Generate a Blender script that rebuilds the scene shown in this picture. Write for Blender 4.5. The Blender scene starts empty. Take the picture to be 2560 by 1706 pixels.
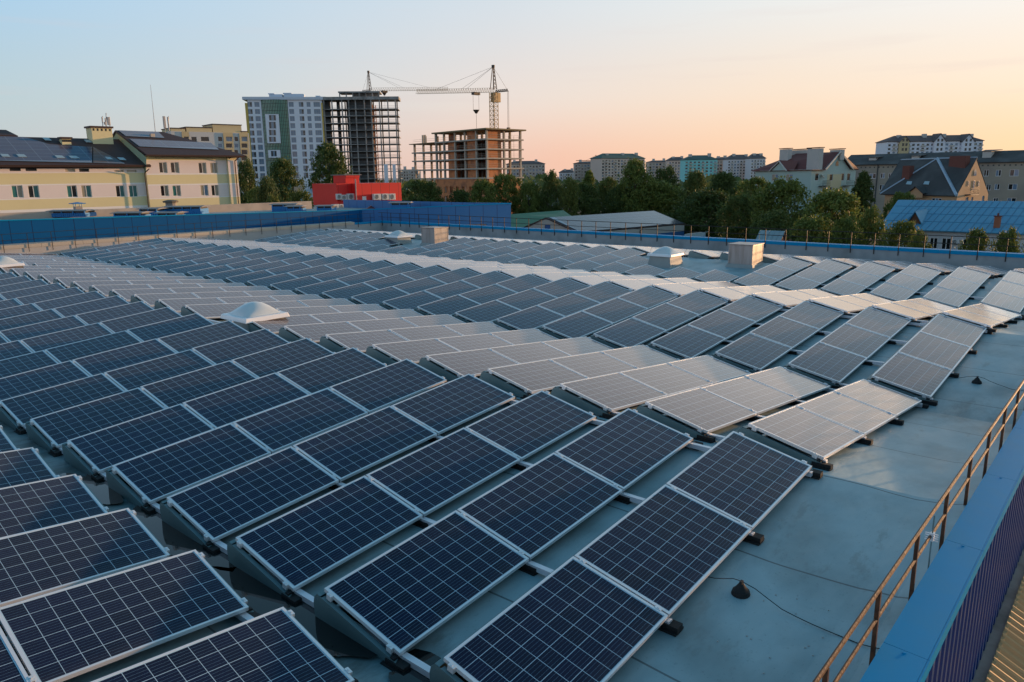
import bpy, math, random
from mathutils import Vector, Matrix
random.seed(7)
R = math.radians
scene = bpy.context.scene
col = scene.collection
# ------------------------------------------------------------------ camera
F_PX, PITCH, ROLL, YAW = 1864.17, R(12.491), R(-0.7412), R(40.892)
CAM = Vector((-3.4144, -2.6923, 3.746))
FW = Vector((math.cos(YAW)*math.cos(PITCH), math.sin(YAW)*math.cos(PITCH), -math.sin(PITCH)))
rt0 = Vector((math.sin(YAW), -math.cos(YAW), 0)); up0 = rt0.cross(FW)
RT = rt0*math.cos(ROLL) + up0*math.sin(ROLL)
UP = -rt0*math.sin(ROLL) + up0*math.cos(ROLL)
cd = bpy.data.cameras.new('camera'); cam = bpy.data.objects.new('camera', cd); col.objects.link(cam)
m = Matrix((RT, UP, -FW)).transposed().to_4x4(); m.translation = CAM
cam.matrix_world = m
cd.sensor_width = 36; cd.lens = 36*F_PX/2560; cd.clip_start = 0.1; cd.clip_end = 9000
scene.camera = cam
# ------------------------------------------------------------------ sky and sun
SUN_AZ, SUN_EL = R(-16), R(4.0)
w = bpy.data.worlds.new('World'); scene.world = w; w.use_nodes = True
nt = w.node_tree; nt.nodes.clear()
def N(t, **k):
    n = nt.nodes.new(t)
    for a, b in k.items(): setattr(n, a, b)
    return n
def lin(c):
    return [((x/255)/12.92 if x/255 <= .04045 else ((x/255+.055)/1.055)**2.4) for x in c]
out = N('ShaderNodeOutputWorld'); bg = N('ShaderNodeBackground')
tc = N('ShaderNodeTexCoord'); sep = N('ShaderNodeSeparateXYZ')
nt.links.new(tc.outputs['Generated'], sep.inputs[0])
def math_node(tree, op, a, b=None, c=None, clamp=False):
    n = tree.nodes.new('ShaderNodeMath'); n.operation = op; n.use_clamp = clamp
    for i, v in enumerate((a, b, c)):
        if v is None: continue
        if isinstance(v, (int, float)): n.inputs[i].default_value = v
        else: tree.links.new(v, n.inputs[i])
    return n.outputs[0]
MW = lambda *a, **k: math_node(nt, *a, **k)
hx, hy, hz = sep.outputs
hl = MW('SQRT', MW('ADD', MW('ADD', MW('MULTIPLY', hx, hx), MW('MULTIPLY', hy, hy)), 1e-6))
ca = MW('DIVIDE', MW('ADD', MW('MULTIPLY', hx, math.cos(SUN_AZ)), MW('MULTIPLY', hy, math.sin(SUN_AZ))), hl)
a01 = MW('MULTIPLY_ADD', ca, .5, .5)
el = MW('MULTIPLY', MW('ARCSINE', hz), 180/math.pi)
def az_ramp(stops):            # stops: (angle from the sun in degrees, sRGB, gain)
    r = N('ShaderNodeValToRGB'); e = r.color_ramp.elements
    st = sorted(((math.cos(R(a if a in (0, 180) else a-9))+1)/2, lin(c), g) for a, c, g in stops)
    while len(e) < len(st): e.new(.5)
    for k, (p, c, g) in enumerate(st):
        e[k].position = p; e[k].color = [c[0]*g, c[1]*g, c[2]*g, 1]
    nt.links.new(a01, r.inputs[0]); return r.outputs[0]
L0 = az_ramp([(0, (255, 214, 158), 2.6), (30, (252, 214, 174), 1.0), (47, (250, 209, 176), 1), (62, (247, 200, 178), .97), (82, (222, 205, 200), .97), (100, (201, 207, 210), .93), (130, (222, 206, 206), 1.35), (180, (228, 206, 204), 1.6)])
L1 = az_ramp([(0, (255, 232, 190), 2.8), (30, (252, 230, 207), .98), (47, (248, 224, 202), 1), (66, (236, 220, 211), 1), (84, (210, 216, 218), .97), (100, (190, 209, 215), .97), (130, (206, 212, 218), 1.3), (180, (212, 208, 216), 1.55)])
L2 = az_ramp([(0, (250, 250, 243), 1.25), (30, (244, 247, 248), 1), (47, (232, 238, 240), 1), (66, (213, 224, 233), .99), (84, (192, 217, 236), .98), (100, (167, 209, 241), .98), (180, (176, 200, 222), 1.3)])
L3 = az_ramp([(0, (195, 222, 236), .95), (30, (165, 206, 230), .82), (66, (114, 178, 214), .70), (100, (84, 162, 206), .64), (180, (76, 142, 192), .60)])
L4 = az_ramp([(0, (66, 152, 198), .60), (180, (58, 140, 190), .56)])
def step(lo, hi):
    mr = N('ShaderNodeMapRange'); mr.interpolation_type = 'SMOOTHSTEP'
    mr.inputs[1].default_value = lo; mr.inputs[2].default_value = hi
    nt.links.new(el, mr.inputs[0]); return mr.outputs[0]
def mixc(tree, f, a, b, mode='MIX'):
    n = tree.nodes.new('ShaderNodeMix'); n.data_type = 'RGBA'; n.blend_type = mode
    for i, v in ((0, f), (6, a), (7, b)):
        if isinstance(v, (int, float)): n.inputs[i].default_value = v
        elif isinstance(v, (tuple, list)): n.inputs[i].default_value = (*v[:3], 1)
        else: tree.links.new(v, n.inputs[i])
    return n.outputs[2]
c = mixc(nt, step(0.5, 6), L0, L1); c = mixc(nt, step(3.5, 14), c, L2); c = mixc(nt, step(11, 38), c, L3); c = mixc(nt, step(30, 80), c, L4)
sky = N('ShaderNodeTexSky'); sky.sky_type = 'NISHITA'; sky.sun_disc = False
sky.sun_elevation = SUN_EL; sky.sun_rotation = math.pi/2 - SUN_AZ
c = mixc(nt, .012, c, sky.outputs[0], 'MIX')
cm = N('ShaderNodeMapping'); cm.inputs['Scale'].default_value = (3.2, 3.2, 46); nt.links.new(tc.outputs['Generated'], cm.inputs[0])
cn = N('ShaderNodeTexNoise'); cn.inputs['Scale'].default_value = 1.0; cn.inputs['Detail'].default_value = 5; nt.links.new(cm.outputs[0], cn.inputs['Vector'])
cr = N('ShaderNodeMapRange'); cr.inputs[1].default_value = .56; cr.inputs[2].default_value = .80; cr.inputs[4].default_value = .30; nt.links.new(cn.outputs[0], cr.inputs[0])
band = MW('MULTIPLY', step(1.5, 4.5), MW('SUBTRACT', 1.0, step(7, 15)))
c = mixc(nt, MW('MULTIPLY', cr.outputs[0], band), c, (.74, .60, .58))
nt.links.new(c, bg.inputs[0]); bg.inputs[1].default_value = 1.0
nt.links.new(bg.outputs[0], out.inputs[0])
sd = bpy.data.lights.new('sun', 'SUN'); so = bpy.data.objects.new('sun', sd); col.objects.link(so)
sd.energy = 5.0; sd.angle = R(1.0); sd.color = (1.0, .56, .27)
sv = Vector((math.cos(SUN_AZ)*math.cos(SUN_EL), math.sin(SUN_AZ)*math.cos(SUN_EL), math.sin(SUN_EL)))
so.rotation_euler = sv.to_track_quat('Z', 'Y').to_euler(); so.location = (20, -20, 30)
scene.view_settings.view_transform = 'Standard'; scene.view_settings.look = 'None'
scene.view_settings.exposure = 0.0; scene.view_settings.gamma = 1.0
scene.render.engine = 'CYCLES'
cy = scene.cycles
cy.max_bounces = 6; cy.diffuse_bounces = 2; cy.glossy_bounces = 3; cy.transmission_bounces = 4; cy.transparent_max_bounces = 6
cy.caustics_reflective = False; cy.caustics_refractive = False; cy.sample_clamp_indirect = 4
# ------------------------------------------------------------------ helpers
def ray(x, y): return FW + RT*((x-1280)/F_PX) - UP*((y-853)/F_PX)
def at(x, y, d): return CAM + ray(x, y)*d                       # a sight line, d metres deep
def px(p):
    d = p - CAM; z = d.dot(FW)
    return (1280 + F_PX*d.dot(RT)/z, 853 - F_PX*d.dot(UP)/z, z) if z > .05 else (-9e9, 9e9, z)
WL = {}
def thing(name, label, cat, loc=(0, 0, 0), group=None, rot=None):
    o = bpy.data.objects.new(name, None); col.objects.link(o); o.location = loc
    o.empty_display_size = .2
    if rot: o.rotation_euler = rot
    o['label'] = label; o['category'] = cat
    if group: o['group'] = group
    WL[o.name] = Vector(loc); return o
def tag(o, label, cat, group=None):
    o['label'] = label; o['category'] = cat
    if group: o['group'] = group
    return o
class MB:
    def __init__(s): s.v = []; s.f = []; s.mi = []; s.m = 0
    def poly(s, pts, m=None):
        b = len(s.v); s.v += [Vector(p) for p in pts]; s.f.append(tuple(range(b, b+len(pts)))); s.mi.append(s.m if m is None else m)
    def hexa(s, p, m=None):      # 8 points: bottom 4 ccw, top 4 ccw
        b = len(s.v); s.v += [Vector(q) for q in p]
        for f in ((3, 2, 1, 0), (4, 5, 6, 7), (0, 1, 5, 4), (1, 2, 6, 5), (2, 3, 7, 6), (3, 0, 4, 7)):
            s.f.append(tuple(b+i for i in f)); s.mi.append(s.m if m is None else m)
    def box(s, x0, x1, y0, y1, z0, z1, m=None, M=None):
        p = [Vector(q) for q in ((x0, y0, z0), (x1, y0, z0), (x1, y1, z0), (x0, y1, z0), (x0, y0, z1), (x1, y0, z1), (x1, y1, z1), (x0, y1, z1))]
        if M is not None: p = [M @ q for q in p]
        s.hexa(p, m)
    def bar(s, a, b, r, n=6, m=None, r2=None):
        a = Vector(a); b = Vector(b); d = (b-a)
        if d.length < 1e-6: return
        d.normalize(); u = d.orthogonal().normalized(); v = d.cross(u); k = len(s.v); r2 = r if r2 is None else r2
        for q, rr in ((a, r), (b, r2)):
            for i in range(n):
                t = 2*math.pi*i/n; s.v.append(q + u*(math.cos(t)*rr) + v*(math.sin(t)*rr))
        for i in range(n):
            s.f.append((k+i, k+(i+1) % n, k+n+(i+1) % n, k+n+i)); s.mi.append(s.m if m is None else m)
        s.f.append(tuple(k+n-1-i for i in range(n))); s.f.append(tuple(k+n+i for i in range(n))); s.mi += [s.m if m is None else m]*2
    def slab(s, pts, th, m=None, m2=None):   # polygon thickened along its normal (downwards)
        pts = [Vector(p) for p in pts]
        n = Vector((0, 0, 0))
        for i in range(len(pts)): n += (pts[i]-pts[0]).cross(pts[(i+1) % len(pts)]-pts[0])
        n.normalize()
        if n.z < 0: pts.reverse(); n = -n
        lo = [p - n*th for p in pts]
        s.poly(pts, m); s.poly(list(reversed(lo)), m2 if m2 is not None else m)
        for i in range(len(pts)):
            j = (i+1) % len(pts); s.poly([lo[i], lo[j], pts[j], pts[i]], m2 if m2 is not None else m)
    def build(s, name, mats, parent=None, local=False, smooth=False, bevel=0):
        if not isinstance(mats, (list, tuple)): mats = [mats]
        off = Vector((0, 0, 0))
        if parent is not None and not local: off = WL.get(parent.name, off)
        me = bpy.data.meshes.new(name)
        me.from_pydata([tuple(p-off) for p in s.v], [], s.f)
        for mt in mats: me.materials.append(mt)
        for p, i in zip(me.polygons, s.mi): p.material_index = i; p.use_smooth = smooth
        me.validate(); me.update()
        o = bpy.data.objects.new(name, me); col.objects.link(o)
        if parent is not None: o.parent = parent
        WL[o.name] = off
        if bevel:
            b = o.modifiers.new('bevel', 'BEVEL'); b.width = bevel; b.segments = 2; b.limit_method = 'ANGLE'
        return o
def link_mesh(name, me, parent, loc=(0, 0, 0)):
    o = bpy.data.objects.new(name, me); col.objects.link(o); o.parent = parent; o.location = loc; return o
# ------------------------------------------------------------------ materials
def mat(name, color, rough=.6, metal=0., var=.12, scale=3., bump=0., spec=.5, coat=0., stretch=None, dirt=None, dirt_scale=.6, gen=False):
    m = bpy.data.materials.new(name); m.use_nodes = True; t = m.node_tree
    b = t.nodes['Principled BSDF']
    b.inputs['Roughness'].default_value = rough; b.inputs['Metallic'].default_value = metal
    b.inputs['Specular IOR Level'].default_value = spec; b.inputs['Coat Weight'].default_value = coat
    g = t.nodes.new('ShaderNodeNewGeometry'); src = g.outputs['Position']
    if stretch:
        mp = t.nodes.new('ShaderNodeMapping'); mp.inputs['Scale'].default_value = stretch
        t.links.new(src, mp.inputs[0]); src = mp.outputs[0]
    n = t.nodes.new('ShaderNodeTexNoise'); n.inputs['Scale'].default_value = scale; n.inputs['Detail'].default_value = 6; n.inputs['Roughness'].default_value = .65
    t.links.new(src, n.inputs['Vector'])
    f = math_node(t, 'MULTIPLY_ADD', n.outputs[0], 2*var, 1-var)
    cc = mixc(t, 1.0, tuple(color), (1, 1, 1), 'MULTIPLY')
    mul = t.nodes.new('ShaderNodeVectorMath'); mul.operation = 'SCALE'
    t.links.new(cc, mul.inputs[0]); t.links.new(f, mul.inputs['Scale']); fin = mul.outputs[0]
    if dirt:
        n2 = t.nodes.new('ShaderNodeTexNoise'); n2.inputs['Scale'].default_value = dirt_scale; n2.inputs['Detail'].default_value = 8
        t.links.new(src, n2.inputs['Vector'])
        mr = t.nodes.new('ShaderNodeMapRange'); mr.inputs[1].default_value = .46; mr.inputs[2].default_value = .68; mr.inputs[4].default_value = .85
        t.links.new(n2.outputs[0], mr.inputs[0]); fin = mixc(t, mr.outputs[0], fin, dirt)
    t.links.new(fin, b.inputs['Base Color'])
    if bump:
        bp = t.nodes.new('ShaderNodeBump'); bp.inputs['Strength'].default_value = bump; bp.inputs['Distance'].default_value = .02
        t.links.new(n.outputs[0], bp.inputs['Height']); t.links.new(bp.outputs[0], b.inputs['Normal'])
    return m
def add_lines(m, axis_vec, pitch, width, dark, offset=0.):
    """thin seams across a surface: lines where (position . axis) is a multiple of pitch"""
    t = m.node_tree; b = t.nodes['Principled BSDF']
    g = t.nodes.new('ShaderNodeNewGeometry'); dp = t.nodes.new('ShaderNodeVectorMath'); dp.operation = 'DOT_PRODUCT'
    dp.inputs[1].default_value = axis_vec; t.links.new(g.outputs['Position'], dp.inputs[0])
    k = math_node(t, 'FRACT', math_node(t, 'MULTIPLY_ADD', dp.outputs['Value'], 1/pitch, offset/pitch + 100))
    l = math_node(t, 'LESS_THAN', k, width/pitch)
    old = b.inputs['Base Color'].links[0].from_socket
    t.links.new(mixc(t, l, old, dark), b.inputs['Base Color'])
ALU = mat('aluminium', (.82, .83, .84), .36, .35, .05, 8)
ALU_RAIL = mat('aluminium rail', (.72, .75, .80), .38, .4, .06, 8)
PLATE = mat('coated steel plate', (.15, .235, .245), .42, .15, .08, 5)
RUBBER = mat('black rubber', (.012, .012, .012), .75, 0, .3, 20, bump=.3)
DARKBACK = mat('black panel back', (.015, .016, .018), .5)
RUST = mat('rusty railing paint', (.075, .030, .013), .55, .2, .45, 18, bump=.3, dirt=(.15, .062, .024), dirt_scale=9)
DKRAIL = mat('dark railing paint', (.030, .020, .016), .6, .1, .3, 12)
DKBLUE = mat('dark railing paint by the wall', (.012, .02, .03), .6)
COPE = mat('blue coping sheet', (.0, .27, .53), .45, .0, .06, 2, spec=.10, dirt=(.01, .27, .50), dirt_scale=3)
CORR = mat('blue corrugated sheet', (.012, .055, .22), .3, .1, .08, 2)
BLUEWALL = mat('blue wall panels', (.0, .095, .27), .6, .0, .05, .6, spec=.12)
BEIGE = mat('beige coping sheet', (.50, .44, .36), .5, .2, .08, 2)
PARAPET = mat('grey parapet membrane', (.34, .37, .38), .7, 0, .14, 1.2, bump=.15, dirt=(.2, .22, .22), dirt_scale=.8)
WHITEP = mat('white plastic', (.88, .88, .88), .3, 0, .03, 5)
DUCT = mat('galvanised duct cover', (.38, .36, .35), .42, .55, .15, 2.2, stretch=(3, 3, .35), dirt=(.26, .24, .22), dirt_scale=2)
def membrane():
    m = mat('grey roof membrane', (.33, .45, .47), .52, 0, .14, 1.1, bump=.12, spec=.5, dirt=(.20, .28, .29), dirt_scale=.9)
    t = m.node_tree; b = t.nodes['Principled BSDF']
    g = t.nodes.new('ShaderNodeNewGeometry')
    sp = t.nodes.new('ShaderNodeSeparateXYZ'); t.links.new(g.outputs['Position'], sp.inputs[0])
    wv = t.nodes.new('ShaderNodeTexNoise'); wv.inputs['Scale'].default_value = .5
    t.links.new(g.outputs['Position'], wv.inputs['Vector'])
    xx = math_node(t, 'ADD', sp.outputs[0], math_node(t, 'MULTIPLY', wv.outputs[0], .22))
    fr = math_node(t, 'FRACT', math_node(t, 'MULTIPLY_ADD', xx, 1/1.95, 50.35))
    seam = math_node(t, 'LESS_THAN', fr, .011)
    old = b.inputs['Base Color'].links[0].from_socket
    # grit and specks
    sn = t.nodes.new('ShaderNodeTexNoise'); sn.inputs['Scale'].default_value = 38; sn.inputs['Detail'].default_value = 3
    t.links.new(g.outputs['Position'], sn.inputs['Vector'])
    sk = t.nodes.new('ShaderNodeMapRange'); sk.inputs[1].default_value = .62; sk.inputs[2].default_value = .78; sk.inputs[4].default_value = .35
    t.links.new(sn.outputs[0], sk.inputs[0])
    c1 = mixc(t, sk.outputs[0], old, (.08, .10, .10))
    gm = t.nodes.new('ShaderNodeTexNoise'); gm.inputs['Scale'].default_value = 1.; gm.inputs['Detail'].default_value = 9; gm.inputs['Roughness'].default_value = .7
    gp_ = t.nodes.new('ShaderNodeMapping'); gp_.inputs['Scale'].default_value = (.8, 1.9, 1); t.links.new(g.outputs['Position'], gp_.inputs[0]); t.links.new(gp_.outputs[0], gm.inputs['Vector'])
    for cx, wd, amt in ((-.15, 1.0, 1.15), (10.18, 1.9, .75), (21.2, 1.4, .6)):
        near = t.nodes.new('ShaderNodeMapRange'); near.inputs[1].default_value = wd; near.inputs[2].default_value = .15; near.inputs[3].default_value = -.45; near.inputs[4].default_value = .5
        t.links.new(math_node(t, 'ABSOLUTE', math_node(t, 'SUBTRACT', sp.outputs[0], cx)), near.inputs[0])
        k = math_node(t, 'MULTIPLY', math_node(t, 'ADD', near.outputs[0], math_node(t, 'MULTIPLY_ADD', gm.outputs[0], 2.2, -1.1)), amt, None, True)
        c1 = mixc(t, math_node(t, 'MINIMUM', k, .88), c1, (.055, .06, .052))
    sm = t.nodes.new('ShaderNodeMapRange'); sm.inputs[1].default_value = .58; sm.inputs[2].default_value = .64; sm.inputs[4].default_value = .45
    t.links.new(gm.outputs[0], sm.inputs[0]); c1 = mixc(t, sm.outputs[0], c1, (.17, .215, .21))
    t.links.new(mixc(t, math_node(t, 'MULTIPLY', seam, .75), c1, (.06, .075, .08)), b.inputs['Base Color'])
    # soft wrinkles running up the slope
    wr = t.nodes.new('ShaderNodeTexNoise'); wr.inputs['Scale'].default_value = 1.; wr.inputs['Detail'].default_value = 3
    mp = t.nodes.new('ShaderNodeMapping'); mp.inputs['Scale'].default_value = (.9, 2.6, 1)
    t.links.new(g.outputs['Position'], mp.inputs[0]); t.links.new(mp.outputs[0], wr.inputs['Vector'])
    h = math_node(t, 'ADD', wr.outputs[0], math_node(t, 'MULTIPLY', fr, .12))
    bp = t.nodes.new('ShaderNodeBump'); bp.inputs['Strength'].default_value = .7; bp.inputs['Distance'].default_value = .06
    t.links.new(h, bp.inputs['Height']); t.links.new(bp.outputs[0], b.inputs['Normal'])
    rr = t.nodes.new('ShaderNodeMapRange'); rr.inputs[3].default_value = .38; rr.inputs[4].default_value = .66
    t.links.new(wr.outputs[0], rr.inputs[0]); t.links.new(rr.outputs[0], b.inputs['Roughness'])
    return m
MEMBRANE = membrane()
def solar_glass(name, nx=10, ny=6, x0=.0325, y0=.0235, px_=.1585, py_=.1575, bus=True, cell=(.0006, .0062, .034), rough=.11):
    m = bpy.data.materials.new(name); m.use_nodes = True; t = m.node_tree; b = t.nodes['Principled BSDF']
    tcn = t.nodes.new('ShaderNodeTexCoord'); sp = t.nodes.new('ShaderNodeSeparateXYZ'); t.links.new(tcn.outputs['Object'], sp.inputs[0])
    Mn = lambda *a, **k: math_node(t, *a, **k)
    u = Mn('MULTIPLY_ADD', sp.outputs[0], 1/px_, -x0/px_); v = Mn('MULTIPLY_ADD', sp.outputs[1], 1/py_, -y0/py_)
    def edge(q, wid):        # 1 near an integer
        fr = Mn('FRACT', Mn('ADD', q, 100.0)); d = Mn('MINIMUM', fr, Mn('SUBTRACT', 1.0, fr)); return Mn('LESS_THAN', d, wid)
    gap = Mn('MAXIMUM', edge(u, .0145 if bus else .012), edge(v, .016 if bus else .018))
    outside = Mn('MAXIMUM', Mn('MAXIMUM', Mn('LESS_THAN', u, .0), Mn('GREATER_THAN', u, float(nx))), Mn('MAXIMUM', Mn('LESS_THAN', v, .0), Mn('GREATER_THAN', v, float(ny))))
    gap = Mn('MAXIMUM', gap, outside)
    fl = t.nodes.new('ShaderNodeCombineXYZ'); t.links.new(Mn('FLOOR', u), fl.inputs[0]); t.links.new(Mn('FLOOR', v), fl.inputs[1])
    oi = t.nodes.new('ShaderNodeObjectInfo'); t.links.new(Mn('MULTIPLY', oi.outputs['Random'], 77.0), fl.inputs[2])
    wn = t.nodes.new('ShaderNodeTexWhiteNoise'); t.links.new(fl.outputs[0], wn.inputs['Vector'])
    vo = t.nodes.new('ShaderNodeTexVoronoi'); vo.inputs['Scale'].default_value = 55; t.links.new(tcn.outputs['Object'], vo.inputs['Vector'])
    k = Mn('MULTIPLY_ADD', wn.outputs[0], .55, .7)
    k = Mn('MULTIPLY', k, Mn('MULTIPLY_ADD', oi.outputs['Random'], .35, .82))
    sc = t.nodes.new('ShaderNodeSeparateColor'); t.links.new(vo.outputs['Color'], sc.inputs[0])
    k = Mn('MULTIPLY', k, Mn('MULTIPLY_ADD', sc.outputs[0], .3, .85))
    vm = t.nodes.new('ShaderNodeVectorMath'); vm.operation = 'SCALE'; vm.inputs[0].default_value = cell; t.links.new(k, vm.inputs['Scale'])
    c0 = mixc(t, Mn('MULTIPLY', wn.outputs[0], .35), vm.outputs[0], (.005, .004, .024))
    if bus:
        bl = edge(Mn('MULTIPLY', v, 5.0), .024)
        c0 = mixc(t, Mn('MULTIPLY', bl, .75), c0, (.17, .32, .46))
    c0 = mixc(t, gap, c0, (.42, .60, .72) if bus else (.12, .20, .28))
    # thin dust film
    dn = t.nodes.new('ShaderNodeTexNoise'); dn.inputs['Scale'].default_value = 2.2; dn.inputs['Detail'].default_value = 7
    g = t.nodes.new('ShaderNodeNewGeometry'); t.links.new(g.outputs['Position'], dn.inputs['Vector'])
    df = t.nodes.new('ShaderNodeMapRange'); df.inputs[1].default_value = .4; df.inputs[2].default_value = .8; df.inputs[3].default_value = .0; df.inputs[4].default_value = .008
    t.links.new(dn.outputs[0], df.inputs[0])
    # a little grime collects along the lower frame
    low_ = t.nodes.new('ShaderNodeMapRange'); low_.inputs[1].default_value = .14; low_.inputs[2].default_value = .015; low_.inputs[3].default_value = 0; low_.inputs[4].default_value = .07
    t.links.new(sp.outputs[1], low_.inputs[0])
    dust = Mn('ADD', df.outputs[0], Mn('MULTIPLY', low_.outputs[0], dn.outputs[0])) if bus else df.outputs[0]
    c0 = mixc(t, dust, c0, (.42, .38, .34))
    t.links.new(c0, b.inputs['Base Color'])
    b.inputs['Roughness'].default_value = rough; b.inputs['IOR'].default_value = 1.27
    b.inputs['Sheen Weight'].default_value = .22; b.inputs['Sheen Roughness'].default_value = .35; b.inputs['Sheen Tint'].default_value = (1, .92, .84, 1)
    # anti-reflective glass: very little mirror head on, a lot at a grazing angle; part of it scattered by the textured surface
    lw = t.nodes.new('ShaderNodeLayerWeight'); lw.inputs[0].default_value = .5
    fac = Mn('MULTIPLY_ADD', Mn('POWER', lw.outputs['Facing'], 7.0), .93, .008); fac2 = Mn('MULTIPLY', Mn('POWER', lw.outputs['Facing'], 4.4), .25)
    rr = t.nodes.new('ShaderNodeMapRange'); rr.inputs[3].default_value = rough; rr.inputs[4].default_value = rough*1.9
    t.links.new(dn.outputs[0], rr.inputs[0])
    g1 = t.nodes.new('ShaderNodeBsdfGlossy'); t.links.new(rr.outputs[0], g1.inputs['Roughness']); g1.inputs['Color'].default_value = (.84, .92, 1, 1)
    g2 = t.nodes.new('ShaderNodeBsdfGlossy'); g2.inputs['Roughness'].default_value = .54; g2.inputs['Color'].default_value = (1, .90, .80, 1)
    gm = t.nodes.new('ShaderNodeMixShader'); t.links.new(fac2, gm.inputs[0]); t.links.new(b.outputs[0], gm.inputs[1]); t.links.new(g2.outputs[0], gm.inputs[2])
    ms = t.nodes.new('ShaderNodeMixShader'); t.links.new(fac, ms.inputs[0]); t.links.new(gm.outputs[0], ms.inputs[1]); t.links.new(g1.outputs[0], ms.inputs[2])
    t.links.new(ms.outputs[0], t.nodes['Material Output'].inputs[0])
    return m
PANEL = solar_glass('solar cells under glass')
# ------------------------------------------------------------------ the roof underfoot
# a folded roof: valley 0 - ridge 1 - valley 2 ... in X, running along Y
ROOF = [(-16.5, .53), (-10.9, -.13), (-5.62, .40), (-.30, -.115), (.0, -.13), (5.12, .299), (10.18, -.205), (15.72, .24), (21.0, -.275), (21.4, -.325), (26.58, .115), (31.95, -.42), (32.5, -.46)]
def roof_z(x):
    for (a, za), (b, zb) in zip(ROOF, ROOF[1:]):
        if a <= x <= b: return za + (zb-za)*(x-a)/(b-a)
    return ROOF[-1][1]
Y_NEAR, Y_FAR, X_BACK = -1.60, 41.0, 32.5
hall_b = thing('warehouse', 'low warehouse with folded grey membrane roof and blue edge carrying all the solar rows', 'building', (8, 20, -8))
mb = MB()
NY = 60
xs = []
for (a, za), (b, zb) in zip(ROOF, ROOF[1:]):
    n = max(1, int((b-a)/.5))
    xs += [a + (b-a)*i/n for i in range(n)]
xs.append(ROOF[-1][0])
ys = [Y_NEAR + (Y_FAR-Y_NEAR)*(j/NY)**1.3 for j in range(NY+1)]
base = len(mb.v)
for x in xs:
    for y in ys:
        edge = max(0., 1 - (y-Y_NEAR)/.5); mb.v.append(Vector((x, y, roof_z(x) + .10*edge**2)))
for i in range(len(xs)-1):
    for j in range(NY):
        mb.f.append((i*(NY+1)+j, (i+1)*(NY+1)+j, (i+1)*(NY+1)+j+1, i*(NY+1)+j+1)); mb.mi.append(0)
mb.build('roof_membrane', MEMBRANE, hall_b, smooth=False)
mb = MB(); mb.box(-16.5, 32.5, Y_NEAR-.18, Y_NEAR-.002, -8, .435); mb.build('edge_wall', PARAPET, hall_b)
mb = MB()
x = -16.0
while x < 32.6:
    x2 = min(x+1.98, 32.75)
    mb.hexa([(x, Y_NEAR-.27, .437), (x2, Y_NEAR-.27, .437), (x2, Y_NEAR+.015, .437), (x, Y_NEAR+.015, .437), (x, Y_NEAR-.27, .458), (x2, Y_NEAR-.27, .458), (x2, Y_NEAR+.015, .470), (x, Y_NEAR+.015, .470)])
    mb.box(x, x2, Y_NEAR-.285, Y_NEAR-.272, .36, .459)
    mb.bar((x2-.03, Y_NEAR-.13, .46), (x2-.03, Y_NEAR-.13, .472), .012, 8)
    x += 1.985
mb.build('edge_coping', COPE, hall_b)
mb = MB()            # ribbed facade sheet below the coping
x = -3.0; pit = .20
prof = [(0, .0), (.085, .0), (.10, .035), (.17, .035), (.185, .0)]
yb = Y_NEAR-.235
pts = []
while x < 32.6:
    for dx, dy in prof: pts.append((x+dx, yb-dy))
    x += pit
for (xa, ya), (xb, yb2) in zip(pts, pts[1:]): mb.poly([(xa, ya, -1.35), (xb, yb2, -1.35), (xb, yb2, .40), (xa, ya, .40)])
mb.build('ribbed_facade', CORR, hall_b)
mb = MB()            # back and far parapets
def zb_top(y): return .43 + .19*(y-1.3)/39.7
mb.hexa([(X_BACK, -1.6, -8), (X_BACK+.3, -1.6, -8), (X_BACK+.3, 41.3, -8), (X_BACK, 41.3, -8), (X_BACK, -1.6, zb_top(-1.6)-.09), (X_BACK+.3, -1.6, zb_top(-1.6)-.09), (X_BACK+.3, 41.3, zb_top(41.3)-.09), (X_BACK, 41.3, zb_top(41.3)-.09)])
mb.build('back_parapet', PARAPET, hall_b)
mb = MB()
y = -1.7
while y < 41.4:
    y2 = min(y+1.99, 41.45); a, b = zb_top(y), zb_top(y2)
    mb.hexa([(X_BACK-.03, y, a-.15), (X_BACK+.33, y, a-.15), (X_BACK+.33, y2, b-.15), (X_BACK-.03, y2, b-.15), (X_BACK-.03, y, a), (X_BACK+.33, y, a+.012), (X_BACK+.33, y2, b+.012), (X_BACK-.03, y2, b)])
    y += 2.0
mb.build('back_coping', COPE, hall_b)
mb = MB(); mb.box(-16.5, X_BACK-.002, Y_FAR, Y_FAR+.3, -8, .50); mb.build('far_parapet', mat('sunlit parapet membrane', (.44, .42, .40), .7, 0, .12, 1, bump=.15), hall_b)  # lighter, warmer copy of the parapet membrane: low sunlight put into its colour
mb = MB()
x = -16.0
while x < 28.5:
    mb.hexa([(x, 40.97, .48), (x+1.99, 40.97, .48), (x+1.99, 41.36, .48), (x, 41.36, .48), (x, 40.97, .66), (x+1.99, 40.97, .66), (x+1.99, 41.36, .70), (x, 41.36, .70)]); x += 2.0
mb.build('far_coping', BEIGE, hall_b)
mb = MB(); mb.box(x, 32.45, 40.97, 41.36, .48, .60); mb.build('far_coping', COPE, hall_b)
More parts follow.
